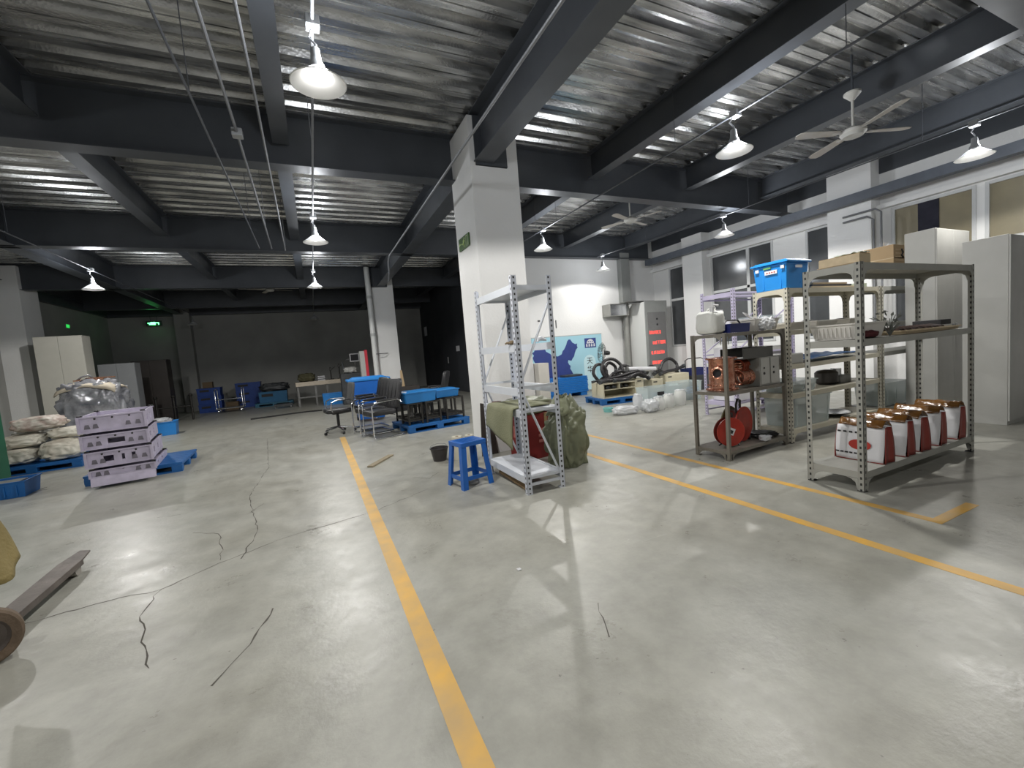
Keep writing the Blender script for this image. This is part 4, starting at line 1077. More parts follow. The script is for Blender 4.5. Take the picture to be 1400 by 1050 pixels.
def frame_stool(label, x, y, z, L, W, H, rot, plate=True):
    t = thing('steel_stand', label, 'stand', (x, y, z), rot, 'dark steel stands on the blue pallet')
    for (a, b) in ((0, 0), (L, 0), (0, W), (L, W)):
        MB().box(a - .016, b - .016, 0, a + .016, b + .016, H).out('leg', FRAMEB, t, bevel=.002)
    for z_ in (H - .03, .06):
        for b in (0, W): MB().box(.016, b - .012, z_, L - .016, b + .012, z_ + .028).out('rail', FRAMEB, t)
        for a in (0, L): MB().box(a - .012, .016, z_, a + .012, W - .016, z_ + .028).out('rail', FRAMEB, t)
    if plate: MB().box(.018, .018, .09, L - .018, W - .018, .12).out('shelf_plate', FRAMEB, t)
    return t
c10, s10 = math.cos(R(8)), math.sin(R(8))
def onp(u, v): return (1.45 + u * c10 - v * s10, 7.80 + u * s10 + v * c10)
for k, (u, v, L_, lab) in enumerate(((.06, .10, .26, 'dark steel stand at the left end of the blue pallet, under the tubs'), (.40, .08, .28, 'dark steel stand in the middle of the blue pallet, under the tubs'), (.82, .10, .36, 'open dark steel stand at the right end of the blue pallet'), (.10, .56, .42, 'dark steel stand at the back left of the blue pallet'), (.70, .58, .45, 'dark steel stand at the back right of the blue pallet'))):
    px, py = onp(u, v); frame_stool(lab, px, py, .142, L_, .34, .40 if k != 2 else .42, R(10), plate=True)
for k, (u, v, lab) in enumerate(((.14, .2, 'black casting standing inside the left steel stand'), (.47, .2, 'black casting standing inside the middle steel stand'))):
    px, py = onp(u, v)
    t = thing('black_casting', lab, 'casting', (px, py, .27), R(10), 'black castings in the stands')
    MB().lathe([(0, 0), (.07, 0), (.075, .03), (.05, .06), (.045, .16), (.07, .2), (.07, .23), (0, .23)], n=20).out('casting', FRAMEB, t, smooth=True)
    for a in range(3): MB().cyl((.05 * math.cos(a * 2), .05 * math.sin(a * 2), .235), (.05 * math.cos(a * 2), .05 * math.sin(a * 2), .25), .01, 8).out('bolt', CHROME, t)
SKYB = mat('faded_blue_tub', (.015, .17, .46), .4, var=.12)
def tub(label, x, y, z, L, W, H, rot, m=None):
    t = thing('blue_tub', label, 'tub', (x, y, z), rot, 'blue tubs on the dark stands')
    MB().taper(-L / 2 + .02, -W / 2 + .02, L / 2 - .02, W / 2 - .02, .0, H - .025, .018).out('tub_body', m or SKYB, t, bevel=.008)
    MB().box(-L / 2 - .01, -W / 2 - .01, H - .025, L / 2 + .01, W / 2 + .01, H).out('rim', m or SKYB, t, bevel=.006)
    MB().taper(-L / 2 + .03, -W / 2 + .03, L / 2 - .03, W / 2 - .03, H, H + .02, -.03).out('raised_base', m or SKYB, t, bevel=.004)
    return t
px, py = onp(.30, .28); tub('left blue plastic tub, turned upside down on the stands', px, py, .545, .62, .46, .20, R(12))
px, py = onp(.90, .38); tub('right blue plastic tub, flatter and lower than the left one', px, py, .565, .50, .42, .15, R(8))
tag(MB().box(-.16, -.10, 0, .16, .10, .30).out('black_carton', BLACKP, bevel=.006), 'black carton behind the visitor chair, before the far column', 'box', loc=(2.05, 11.6, 0))
t = tag(MB().box(-.30, -.2, 0, .30, .2, .62).out('dark_crate', DWOOD, bevel=.006), 'dark crate behind the blue tubs, by the far column', 'crate', loc=(2.35, 12.2, 0))
t = tag(MB().prism([(-.05, 0), (.06, 0), (.02, .45), (-.03, .45)], T(0, 0, 0, PI / 2, 0, 0), .03).out('cardboard_offcut', CARD), 'brown cardboard piece standing on the dark crate', 'cardboard', loc=(2.2, 12.12, .623))
# downpipe, clamp and panel at the far column
t = thing('downpipe', 'white plastic downpipe running down the left side of the far column', 'pipe', (1.86, 14.50, 0))
MB().cyl((0, 0, 0), (0, 0, 4.4), .085, 20).out('pipe', mat('white_pvc', (.66, .67, .66), .4, var=.05), t, smooth=True)
for z in (.8, 2.2, 3.4): MB().lathe([(.086, 0), (.097, 0), (.097, .09), (.086, .09), (.086, 0)], T(0, 0, z), 20).out('coupling', mat('grey_pvc_coupling', (.42, .43, .43), .4), t, smooth=True)
MB().tube([(.02, -.09, 1.62), (.2, -.10, 1.62), (.42, .05, 1.62)], .012, 6).out('clamp', DARKPIPE, t)
t = thing('red_white_panel', 'narrow upright panel with a red edge left of the downpipe', 'panel', (1.50, 14.7, 0))
MB().box(-.10, 0, 0, .05, .30, 1.75).out('panel', CABW, t, bevel=.004); MB().box(.05, 0, 0, .14, .30, 1.78).out('red_edge', mat('red_edge_paint', (.5, .02, .04), .4), t, bevel=.004, label='red painted edge')

# ---------------------------------------------------------------- map wall corner
t = thing('map_board', 'light blue board with a dark blue country map and a logo on the rear wall', 'board', (6.62, 10.39, .05))
LB = mat('light_blue_print', (.36, .62, .72), .4, var=.05, scale=1)
LB2 = mat('pale_blue_arch_print', (.55, .75, .80), .4)
MAPB = mat('map_navy', (.03, .055, .24), .45, var=.15)
MB().box(-1.16, 0, 0, 1.18, .03, 1.61).out('board_panel', LB, t, bevel=.002)
MB().box(-1.17, -.004, 1.60, 1.19, .034, 1.62).out('edge_strip', CABW, t)
MP = [(5.45, 1.25), (5.51, 1.28), (5.56, 1.35), (5.62, 1.38), (5.72, 1.37), (5.84, 1.38), (5.87, 1.31), (5.89, 1.26), (6.02, 1.19), (6.08, 1.12), (6.26, 1.10), (6.34, 1.13), (6.39, 1.15), (6.43, 1.24), (6.48, 1.28), (6.56, 1.40), (6.60, 1.50), (6.65, 1.55), (6.71, 1.55), (6.75, 1.49), (6.77, 1.46), (6.86, 1.41), (6.93, 1.42), (6.92, 1.36), (6.94, 1.30), (6.88, 1.25), (6.83, 1.15), (6.80, 1.06), (6.75, 1.01), (6.70, .94), (6.66, .95), (6.60, .97), (6.58, .91), (6.61, .84), (6.66, .80), (6.64, .72), (6.68, .66), (6.74, .54), (6.70, .42), (6.62, .30), (6.52, .22), (6.44, .16), (6.36, .20), (6.28, .17), (6.18, .24), (6.08, .22), (6.02, .34), (5.97, .48), (5.86, .52), (5.76, .64), (5.68, .74), (5.60, .82), (5.55, .94), (5.49, 1.02), (5.46, 1.12), (5.50, 1.18)]
m = MB(); m.prism([(a - 6.62, b - .05) for a, b in MP], Matrix(((1, 0, 0, 0), (0, 0, -1, -.0005), (0, 1, 0, 0), (0, 0, 0, 1))), .002); m.out('map_print', MAPB, t)
m = MB(); m.lathe([(0, 0), (.03, 0), (.03, .001), (0, .001)], T(-.02, -.0015, .12, PI / 2, 0, 0), 12); m.out('island_print', MAPB, t)
arch = [(.50, .0), (.50, .80)] + [(.50 + .21 - .21 * math.cos(q * PI / 8), .80 + .22 * math.sin(q * PI / 8)) for q in range(1, 8)] + [(.92, .80), (.92, 0)]
m = MB(); m.prism(arch, Matrix(((1, 0, 0, 0), (0, 0, -1, -.0005), (0, 1, 0, 0), (0, 0, 0, 1))), .0015); m.out('arch_print', LB2, t)
text('lettering', '天', .22, INK, FX(.71, -.004, .83), t); text('lettering', '华', .22, INK, FX(.71, -.004, .58), t)
m = MB(); m.box(.57, -.003, 1.22, .97, -.0005, 1.50); m.out('logo_square', MAPB, t)
m = MB(); m.prism([(.13 * math.cos(a * PI / 12), .12 * math.sin(a * PI / 12)) for a in range(13)], Matrix(((1, 0, 0, .77), (0, 0, -1, -.0032), (0, 1, 0, 1.35), (0, 0, 0, 1))), .001)
for k in range(4): m.lathe([(0, 0), (.026, 0), (.026, .001), (0, .001)], T(.64 + k * .087, -.0035, 1.315, PI / 2, 0, 0), 10)
for k in range(4): m.box(.612 + k * .087, -.0045, 1.255, .668 + k * .087, -.0035, 1.292)
m.out('logo_mark', PAPERW, t)
m = MB()
for k in range(3): m.lathe([(0, 0), (.020, 0), (.020, .001), (0, .001)], T(.70 + k * .07, -.0045, 1.40, PI / 2, 0, 0), 10)
m.out('logo_dot', MAPB, t)
# stack of blue pallets
SB = mat('stack_blue', (.01, .16, .52), .4, var=.12)
t = thing('pallet_stack', 'low pallet of stacked blue plastic sheets standing below the map board', 'stack', (5.50, 9.72, 0))
for i in range(3): MB().box(.02 + i * .5, .02, 0, .22 + i * .5, .5, .10).out('foot_block', SB, t, bevel=.004)
for k in range(9): MB().box((k % 2) * .008, 0, .10 + k * .048, 1.26 - (k % 3) * .008, .52, .10 + k * .048 + .043).out('blue_sheet', SB, t, bevel=.004)
tag(MB().box(0, 0, 0, .55, .3, .05).out('dark_tray', DARKC, bevel=.006), 'dark flat tray on top of the stacked blue sheets', 'tray', loc=(6.1, 9.8, .532))
t = thing('grey_box_panel', 'tall narrow beige cabinet box standing right behind the white shelf', 'box', (4.62, 8.55, 0))
MB().box(0, 0, 0, .27, .4, 1.02).out('panel', mat('beige_board', (.50, .48, .44), .6, var=.05), t, bevel=.003); MB().box(-.28, .2, 0, -.02, .42, 1.06).out('white_board', PAPERW, t, bevel=.003)
# pedestal fan
t = thing('pedestal_fan', 'black wire pedestal fan in front of the map board, turned sideways', 'fan', (6.95, 9.25, 0))
MB().lathe([(0, 0), (.20, 0), (.21, .015), (.06, .04), (.025, .06), (0, .06)], n=28).out('base', BLACKP, t, smooth=True)
MB().cyl((0, 0, .05), (0, 0, 1.0), .014, 10).out('pole', BLACKP, t, smooth=True)
Mf = T(0, 0, 1.12, 0, R(-82), R(-20))
MB().lathe([(0, -.20), (.045, -.19), (.06, -.12), (.05, -.05), (0, -.04)], Mf, 18).out('motor', BLACKP, t, smooth=True)
m = MB()
for k in range(18):
    a = 2 * PI * k / 18
    m.tube([Mf @ Vector((.03 * math.cos(a), .03 * math.sin(a), .10)), Mf @ Vector((.20 * math.cos(a), .20 * math.sin(a), .085)), Mf @ Vector((.26 * math.cos(a), .26 * math.sin(a), .03)), Mf @ Vector((.20 * math.cos(a), .20 * math.sin(a), -.03)), Mf @ Vector((.04 * math.cos(a), .04 * math.sin(a), -.05))], .0028, 4)
for rr, zz in ((.26, .03), (.15, .09), (.15, -.04)): m.tube([Mf @ Vector((rr * math.cos(q * PI / 12), rr * math.sin(q * PI / 12), zz)) for q in range(24)], .004, 5, closed=True)
m.out('wire_guard', BLACKP, t)
for k in range(3):
    a = k * 2 * PI / 3
    MB().prism([(.03, -.02), (.12, -.07), (.22, -.06), (.23, .03), (.10, .05), (.03, .02)], Mf @ T(0, 0, .03, 0, 0, a) @ T(0, 0, 0, .35, 0, 0), .004).out('blade', mat('fan_blade_green_grey', (.25, .33, .31), .4), t)
# hoses on wooden boxes on blue pallets
def open_box(label, x, y, z, L, W, H, rot=0, m=None):
    t = thing('wooden_box', label, 'box', (x, y, z), rot, 'pale wooden boxes under the hoses')
    m = m or mat('cream_crate_wood', (.62, .57, .42), .6, var=.1)
    MB().box(0, 0, 0, L, W, .02).out('bottom', m, t); MB().box(0, W - .02, .02, L, W, H).out('back', m, t)
    MB().box(0, 0, .02, .02, W - .02, H).out('side', m, t); MB().box(L - .02, 0, .02, L, W - .02, H).out('side', m, t)
    MB().box(.02, 0, H * .55, L - .02, W - .02, H * .55 + .015).out('inner_shelf', m, t); MB().box(.02, 0, H - .02, L - .02, W - .02, H).out('top', m, t)
    MB().box(L * .5 - .01, .0, H * .55 + .015, L * .5 + .01, W - .02, H - .02).out('divider', m, t)
    return t
pallet('blue pallet below the wooden boxes at the left end of the hose pile', 5.62, 7.62, 1.05, .8, R(-8), PB)
pallet('blue pallet below the wooden boxes at the right end of the hose pile', 6.95, 7.45, 1.05, .8, R(-8), PB)
open_box('pale wooden compartment box on the left pallet of the hose pile', 5.70, 7.64, .142, .82, .55, .33, R(-8))
BX = mat('cream_crate_wood', (.62, .57, .42), .6)
for k, (x, y, L_, W_, H_, lab) in enumerate(((6.58, 7.60, .20, .5, .36, 'narrow pale box in the middle under the hoses'), (6.98, 7.52, .30, .45, .30, 'small pale box right of the narrow one, under the hoses'), (7.35, 7.44, .62, .5, .38, 'wide pale box at the right end under the hoses'))):
    t = thing('wooden_box', lab, 'box', (x, y, .142 if k else .142), R(-8), 'pale wooden boxes under the hoses')
    MB().box(0, 0, 0, L_, W_, H_).out('box_body', BX, t, bevel=.004); MB().box(.04, -.003, H_ - .07, min(.14, L_ - .04), 0, H_ - .045).out('hand_slot', INK, t)
t = thing('small_castings', 'dark oily castings in the wooden compartment box', 'castings', (5.78, 7.60, .345))
for k in range(4): MB().blob((.08 + k * .17, .10, .03), (.06, .05, .035), .8, .2, 4, k, 3, flatten=0).out('casting', DARKC, t, smooth='all')
HOSE = mat('black_corrugated_hose', (.022, .020, .022), .38, var=.3)
def hose(m, pts, r):
    # smooth the path and ripple its radius
    P = [Vector(p) for p in pts]; Q = []
    for i in range(len(P) - 1):
        a, b, c, d = P[max(i - 1, 0)], P[i], P[i + 1], P[min(i + 2, len(P) - 1)]
        n = max(4, int((c - b).length / .025))
        for k in range(n):
            s = k / n; Q.append(.5 * ((2 * b) + (c - a) * s + (2 * a - 5 * b + 4 * c - d) * s * s + (3 * b - a - 3 * c + d) * s ** 3))
    Q.append(P[-1])
    m.tube(Q, [r * (1 if i % 2 else .86) for i in range(len(Q))], 8)
    return m
rnd = random.Random(11)
def hose_thing(label, pts, r=.038, m=None):
    o0 = Vector(pts[0]); t = thing('flexible_hose', label, 'hose', o0, 0, 'black hoses on the wooden boxes')
    hose(MB(), [Vector(p) - o0 for p in pts], r).out('hose_body', m or HOSE, t, smooth='all')
    for q, q2 in ((pts[0], pts[1]), (pts[-1], pts[-2])):
        d = (Vector(q) - Vector(q2)).normalized()
        MB().cyl(Vector(q) - o0 - d * .01, Vector(q) - o0 + d * .05, r * 1.15, 12).out('end_fitting', DARKC, t)
    return t
hl = ['thick black hose looping highest at the left end of the pile', 'black hose lying straight along the front of the pile', 'black hose curling behind the tall loop', 'black hose arching in the middle of the pile', 'low black hose winding over the narrow box', 'thin black hose trailing to the left box edge']
HP = [[(5.95, 7.85, .55), (5.88, 7.9, .78), (6.02, 7.95, .96), (6.25, 7.95, .98), (6.42, 7.9, .84), (6.45, 7.8, .62), (6.62, 7.7, .56)],
      [(5.62, 7.60, .52), (5.85, 7.66, .53), (6.1, 7.62, .53), (6.4, 7.66, .56), (6.62, 7.62, .60), (6.85, 7.66, .54)],
      [(6.15, 8.0, .55), (6.08, 8.05, .75), (6.2, 8.05, .90), (6.38, 8.05, .80), (6.36, 8.0, .60)],
      [(6.0, 7.8, .56), (6.1, 7.78, .66), (6.3, 7.75, .70), (6.5, 7.8, .64), (6.75, 7.8, .66), (6.95, 7.75, .60)],
      [(5.75, 7.78, .53), (6.0, 7.74, .57), (6.25, 7.70, .60), (6.5, 7.68, .64), (6.72, 7.66, .66), (6.82, 7.70, .57)],
      [(5.66, 7.92, .52), (5.8, 7.9, .54), (5.95, 7.92, .60), (6.2, 7.86, .60), (6.3, 7.95, .70)]]
HP += [[(5.80, 7.95, .53), (5.72, 8.0, .70), (5.80, 8.02, .86), (5.98, 8.05, .88), (6.10, 8.02, .72), (6.02, 7.98, .56)],
       [(6.45, 7.98, .56), (6.50, 8.05, .72), (6.62, 8.05, .80), (6.80, 8.0, .72), (6.88, 7.95, .56)],
       [(5.98, 7.56, .53), (6.2, 7.50, .53), (6.42, 7.56, .56), (6.62, 7.52, .62), (6.9, 7.56, .50)]]
hl += ['black hose forming a small loop at the rear left of the pile', 'black hose making a low hump behind the white tube', 'black hose hanging over the front edge of the boxes']
for k, p in enumerate(HP): hose_thing(hl[k], p, .040 if k != 5 else .026)
for k, p in enumerate([[(7.25, 7.7, .56), (7.45, 7.75, .62), (7.62, 7.8, .80), (7.85, 7.8, .86), (8.0, 7.75, .72), (7.95, 7.7, .58)], [(7.3, 7.55, .55), (7.55, 7.6, .58), (7.8, 7.6, .60), (8.05, 7.6, .66)], [(7.15, 7.85, .60), (7.3, 7.9, .72), (7.5, 7.9, .66), (7.6, 7.85, .57)]]):
    hose_thing(['black hose arching at the right end of the pile', 'black hose lying flat over the wide pale box', 'short black hose with a round end near the white tube'][k], p, .04)
t = thing('white_tube', 'long white tube lying across the middle of the hose pile', 'tube', (6.55, 7.85, .72))
MB().cyl((0, 0, 0), (.78, -.12, -.06), .055, 18).out('tube', PAPERW, t, smooth=True); MB().cyl((-.006, .001, 0), (.03, -.004, -.002), .061, 18).cyl((.75, -.116, -.058), (.786, -.121, -.06), .061, 18).out('collar', GREYC, t, smooth=True)
t = thing('toolbox', 'dark navy crate with black handles right of the hoses', 'crate', (8.15, 7.45, 0), R(-8))
MB().box(0, 0, 0, .55, .4, .42).out('crate_body', DARKC, t, bevel=.006); MB().tray(.01, .01, .54, .39, .42, .58, .01).out('navy_tray', NAVY, t)
MB().tube([(-.0, .2, .56), (.0, .2, .78), (.08, .2, .82), (.46, .2, .82), (.54, .2, .78), (.54, .2, .56)], .012, 8).out('handle', BLACKP, t, smooth=True)
# clear bins, white drums, wrapped parcels on the floor
clear_bin('large clear plastic bin with a dark label among the white canisters', 6.02, 6.62, .002, .82, .42, .38, R(-8), None)
t2 = clear_bin('clear plastic bin leaning at the right, with blue print', 6.93, 6.70, .002, .60, .42, .40, R(-8), PAPERW)
m = MB()
for k in range(5): m.box(.20, -.012, .16 + k * .03, .52, -.009, .168 + k * .03)
m.out('print', mat('blue_grey_print', (.25, .35, .5), .6), t2)
for o in bpy.data.objects:
    if o.get('label', '').startswith('large clear plastic bin with a dark'):
        m = MB(); m.box(.22, -.012, .22, .38, -.009, .29).box(.26, -.012, .14, .33, -.009, .20); m.out('print', INK, o)
FILMW = mat('bubble_wrap', (.74, .76, .78), .22, alpha=.75, bump=.9, bscale=25, var=.1, scale=10, coat=.3)
for k, (x, y, r_, h, lab) in enumerate(((5.95, 6.26, .11, .24, 'white wrapped canister at the left of the floor canisters'), (6.28, 6.33, .105, .26, 'white canister in the middle of the floor canisters'), (6.62, 6.37, .115, .30, 'white canister at the right, beside the printed bin'), (5.72, 6.58, .10, .30, 'milky bag-wrapped canister left of the clear bin'))):
    t = thing('white_canister', lab, 'canister', (x, y, 0), 0, 'white canisters on the floor')
    MB().lathe([(0, 0), (r_ * .93, 0), (r_, .02), (r_, h * .8), (r_ * .8, h * .93), (r_ * .75, h), (0, h)], n=26).out('canister', JER if k != 3 else FILMW, t, smooth=True)
    MB().blob((0, 0, h * .96), (r_ * .75, r_ * .75, .03), .8, .25, 4, k, 3).out('crumpled_wrap', FILMW, t, smooth='all')
for k, (x, y, sx, sy, sz, lab) in enumerate(((5.22, 6.36, .24, .14, .08, 'flat bubble-wrapped parcel nearest the teal tub'), (5.66, 6.18, .15, .13, .12, 'rounder bubble-wrapped parcel beside the canisters'))):
    o = MB().blob((0, 0, sz), (sx, sy, sz), .7, .12, 4, k + 3, 4, flatten=0).out('wrapped_parcel', FILMW, smooth='all')
    tag(o, lab, 'parcel', 'bubble-wrapped parcels', loc=(x, y, 0), rot=R(-10))
t = thing('teal_tub', 'small teal round tub on the floor in front of the hose pallet', 'tub', (5.20, 6.86, 0))
MB().lathe([(0, 0), (.085, 0), (.10, .07), (.105, .07), (.105, .08), (.09, .08), (.08, .01), (0, .01)], n=24).out('tub', mat('teal_plastic', (.20, .50, .48), .4), t, smooth=True)
tag(MB().blob((0, 0, .03), (.05, .04, .03), .8, .2, 3, 2, 3, flatten=0).out('white_rag', PAPERW, smooth='all'), 'small white crumpled rag right of the teal tub', 'rag', loc=(5.36, 6.80, 0))
# electrical cabinet with red displays
CG = mat('control_cabinet_grey', (.30, .31, .30), .45, var=.08)
t = thing('control_cabinet', 'tall white-sided control cabinet with glowing red displays', 'cabinet', (8.80, 9.62, 0))
MB().box(0, .012, 0, .84, .72, 2.46).out('carcass', mat('cabinet_side_white', (.66, .66, .64), .4), t, bevel=.005)
MB().box(.0, -.02, 0, .84, .012, 2.48).out('front_frame', CG, t, bevel=.004)
d = MB().box(.08, -.035, .30, .76, -.02, 2.15).out('display_door', mat('smoked_door', (.20, .20, .20), .25, var=.1), t, bevel=.004)
LED = mat('red_led_digits', (.3, .0, .0), .4, emit=(1.0, .06, .04, 1.1))
rnd = random.Random(3)
for z, x0, x1 in ((1.52, .11, .52), (1.22, .22, .72), (.93, .15, .62), (.64, .17, .60)):
    m = MB(); x = x0
    while x < x1:
        # seven segment style digits
        dw, dh = .034, .085
        for seg in ((0, dh, dw, dh + .008), (0, dh / 2, dw, dh / 2 + .008), (0, 0, dw, .008), (0, 0, .007, dh), (dw - .007, 0, dw, dh)):
            if rnd.random() < .85: m.box(x + seg[0], -.0385, z + seg[1], x + seg[2], -.0355, z + seg[3])
        x += dw + .030
    m.out('red_display', LED, t, label='row of glowing red digits')
m = MB()
for k in range(2): m.lathe([(0, 0), (.03, 0), (.03, .008), (0, .008)], T(.42, -.0355, 1.95 - k * .16, PI / 2, 0, 0), 16)
m.out('knob', INK, t)
t = thing('roof_sheet', 'loose pale board lying across the top of the control cabinet', 'board', (8.3, 9.75, 2.49))
MB().box(0, 0, 0, 1.0, .35, .015).out('board', GREYC, t)
t = thing('wall_duct', 'galvanised duct box sticking out of the map wall beside the pipe', 'duct', (7.93, 10.06, 2.13))
MB().box(0, 0, 0, .68, .38, .012).box(0, .0, .34, .68, .38, .352).box(0, 0, .012, .012, .38, .34).box(.668, 0, .012, .68, .38, .34).out('duct_shell', GALV, t)
MB().box(.012, .05, .012, .668, .06, .34).out('duct_damper', CHROME, t)
t = thing('wall_chimney', 'wide grey steel duct and pipe running up the map wall', 'duct', (8.66, 10.30, 0))
MB().box(-.08, -.03, 2.45, .25, .14, 4.0).out('upper_duct', mat('grey_paint_duct', (.27, .28, .27), .5, var=.1), t, bevel=.003)
MB().cyl((.02, .0, 0), (.02, .0, 2.45), .085, 16).out('lower_pipe', GALV, t, smooth=True)
m = MB()
for xx, zz in ((5.95, 2.05), (6.55, 1.9)): pass
tag(MB().box(0, 0, 0, .02, .012, .22).out('wall_bracket', DARKC), 'small dark bracket fixed on the white rear wall left of the map', 'bracket', loc=(6.30, 10.434, 1.9))
tag(MB().box(-.02, 0, -.02, .05, .012, .02).out('wall_hook', DARKC), 'tiny dark hook fixed on the white rear wall', 'hook', loc=(5.75, 10.434, 2.12))
for k, (y, z, w_, h_) in enumerate(((20.2, 2.62, .5, .42), (15.5, 1.62, .42, .2), (16.9, 1.2, .1, .25))):
    tag(MB().box(-.004, -w_ / 2, -h_ / 2, 0, w_ / 2, h_ / 2).out('wall_notice', PAPERW), ['pale notice sheet higher up on the dark inner wall', 'pale notice sheet lower on the dark inner wall, nearest the column', 'narrow pale notice low on the dark inner wall'][k], 'notice', 'notices on the dark wall', loc=(4.998, y, z))
# ---------------------------------------------------------------- left side
pallet('blue pallet under the stacked lilac frames', -2.95, 7.56, 1.08, 1.15, R(3), PB)
LIL2 = mat('lilac_frame_paint', (.47, .43, .55), .42, var=.25, scale=9)
def lilac_frame(label, z, H, rot, dx, holes):
    t = thing('shelf_frame', label, 'frame', (-2.78 + dx, 7.27, z), rot, 'stacked lilac shelf frames')
    W, D = .66, 1.15; th = .02
    H -= .022
    for cx in (.02, W - .02):
        for cy in (.03, D - .03): MB().box(cx - .025, cy - .03, H, cx + .025, cy + .03, H + .018).out('corner_spacer', BLACKP, t)
    # four walls with slots left open, a lip above and below
    def wall(x0, x1, y0, y1, name, slots, alongx):
        a0, a1 = (x0, x1) if alongx else (y0, y1)
        cuts = sorted(slots); p = a0; m = MB()
        zl, zh = H * .32, H * .68
        def bx_(u0, u1, w0, w1):
            if u1 - u0 < 1e-4: return
            if alongx: m.box(u0, y0, w0, u1, y1, w1)
            else: m.box(x0, u0, w0, x1, u1, w1)
        for (c0, c1) in cuts:
            bx_(p, c0, 0, H); bx_(c0, c1, 0, zl); bx_(c0, c1, zh, H); p = c1
        bx_(p, a1, 0, H)
        m.out(name, LIL2, t, bevel=.002)
    if H < .11: MB().prism([(0, 0), (-.014, 0), (-.045, -.105), (-.03, -.105)], Matrix(((0, 0, 1, 0), (1, 0, 0, 0), (0, 1, 0, 0), (0, 0, 0, 1))), W).out('front_rail', LIL2, t)
    wall(0, W, 0, th, 'front_panel', holes, True); wall(0, W, D - th, D, 'back_panel', [], True)
    wall(0, th, th, D - th, 'side_panel', [(.2, .3)], False); wall(W - th, W, th, D - th, 'side_panel', [(.2, .32), (.6, .72)], False)
    for (x0, y0, x1, y1) in ((-.012, -.014, W + .012, -.0), (-.012, D, W + .012, D + .012)): MB().box(x0, y0, H - .02, x1, y1, H).out('lip', LIL2, t)
    MB().box(-.012, -.014, 0, W + .012, 0, .018).out('lip', LIL2, t)
    MB().box(th, th, .02, W - th, D - th, .035).out('tray_floor', LIL2, t)
    for cx in (0.0, W): MB().box(cx - .014, -.02, 0, cx + .014, .0, H).out('corner_angle', LIL2, t)
    for xx in (.16, .33, .50): MB().cyl((xx, -.004, H * .82), (xx, .0, H * .82), .012, 8).out('bolt', FRAMEB, t)
    for xx in (.08, .16, .48, .58): 
        MB().prism([(-.03, -.01), (.03, -.01), (.018, .045), (-.018, .045)], Matrix(((1, 0, 0, xx), (0, 0, -1, -.0), (0, 1, 0, H * .30), (0, 0, 0, 1))), .006).out('bracket', mat('dusty_grey_bracket', (.17, .155, .19), .5, var=.6), t)
    return t
lilac_frame('lowest lilac steel frame of the stack, with a sloping front rail', .145, .12, R(8), .02, [])
lilac_frame('lilac frame with three square openings, second from the bottom', .275, .23, R(9), .0, [(.17, .27), (.35, .38), (.45, .49)])
lilac_frame('lilac frame with one wide slot, third from the bottom', .515, .21, R(10), -.015, [(.25, .42)])
lilac_frame('topmost lilac frame of the stack, open at the top', .735, .24, R(11), -.02, [])
pallet('blue pallet under the white woven sacks', -4.95, 9.50, 1.25, 1.15, R(3), PB)
SACKW = mat('dirty_white_woven_sack', (.68, .66, .58), .6, var=.22, scale=4, bump=.15, bscale=9, col2=(.46, .41, .34))
SACKF = mat('flower_printed_sack', (.66, .64, .57), .6, col2=(.32, .20, .17), scale=9, bump=.4, bscale=9)
for k, (x, y, z, sx, sy, sz, mm, lab) in enumerate(((-4.60, 9.85, .142, .29, .28, .13, SACKW, 'white woven sack lying lowest at the left of the pile'), (-4.00, 9.82, .142, .27, .26, .17, SACKW, 'white woven sack lying lowest at the right of the pile, its corner hanging low'), (-4.52, 9.95, .41, .27, .25, .11, SACKW, 'off-white sack in the second layer of the pile'), (-3.96, 9.95, .49, .24, .22, .09, SACKW, 'smaller white sack in the second layer beside the lilac frames'), (-4.32, 9.95, .66, .32, .24, .12, SACKF, 'patterned sack on the very top of the pile'), (-4.62, 10.42, .142, .26, .16, .28, mat('grey_sack', (.25, .25, .22), .7, var=.3), 'grey bulging sack behind the white ones, near the green cabinet'))):
    t = thing('woven_sack', lab, 'sack', (x, y, z + .003), R(-8 + 9 * k % 20), 'sacks on the left pallet')
    MB().blob((0, 0, sz), (sx, sy, sz), .72, .07, 1.8, k + 1, 5, flatten=0).out('sack_body', mm, t, smooth='all')
    MB().tube([(sx * .9, 0, sz * .9), (sx * 1.05, .03, sz * 1.0), (sx * 1.12, .02, sz * .8)], [.03, .02, .035], 8).out('tied_end', mm, t, smooth='all')
# bundle in clear film
FILM2 = mat('clear_stretch_film', (.50, .51, .54), .10, .25, var=.5, scale=5, bump=1.0, bscale=7, coat=.8, col2=(.10, .105, .13))  # dark second colour paints in the bright-and-dark contrast of reflections on the film
t = thing('wrapped_bundle', 'large bundle wrapped in shiny clear film behind the lilac frames', 'bundle', (-4.05, 11.35, 0))
MB().box(-.5, -.35, 0, .5, .4, .12).out('skid', WOOD, t, bevel=.004)
MB().blob((0, 0, .78), (.50, .42, .66), .6, .08, 2.8, 7, 5, flatten=.125).out('film_wrap', FILM2, t, smooth='all')
MB().sheet(lambda u, v: (-.46 + .9 * u, -.36 + .7 * v, 1.40 + .05 * noise.noise(Vector((u * 3, v * 3, 4))) - .12 * (abs(u - .5) * 2) ** 4 - .10 * (abs(v - .5) * 2) ** 4), 16, 12, .02).out('paper_top', mat('beige_wrap_paper', (.52, .46, .36), .7, var=.15, bump=.4, bscale=6), t, smooth='all')
for k, (a, b, c) in enumerate(((-.05, -.1, 10), (.1, 0, -14))): MB().box(a - .18, b - .06, 1.45 + k * .03, a + .25, b + .05, 1.475 + k * .03, T(0, 0, 0, 0, 0, 0)).out('loose_board', mat('reddish_board', (.32, .16, .09), .6), t, bevel=.002)
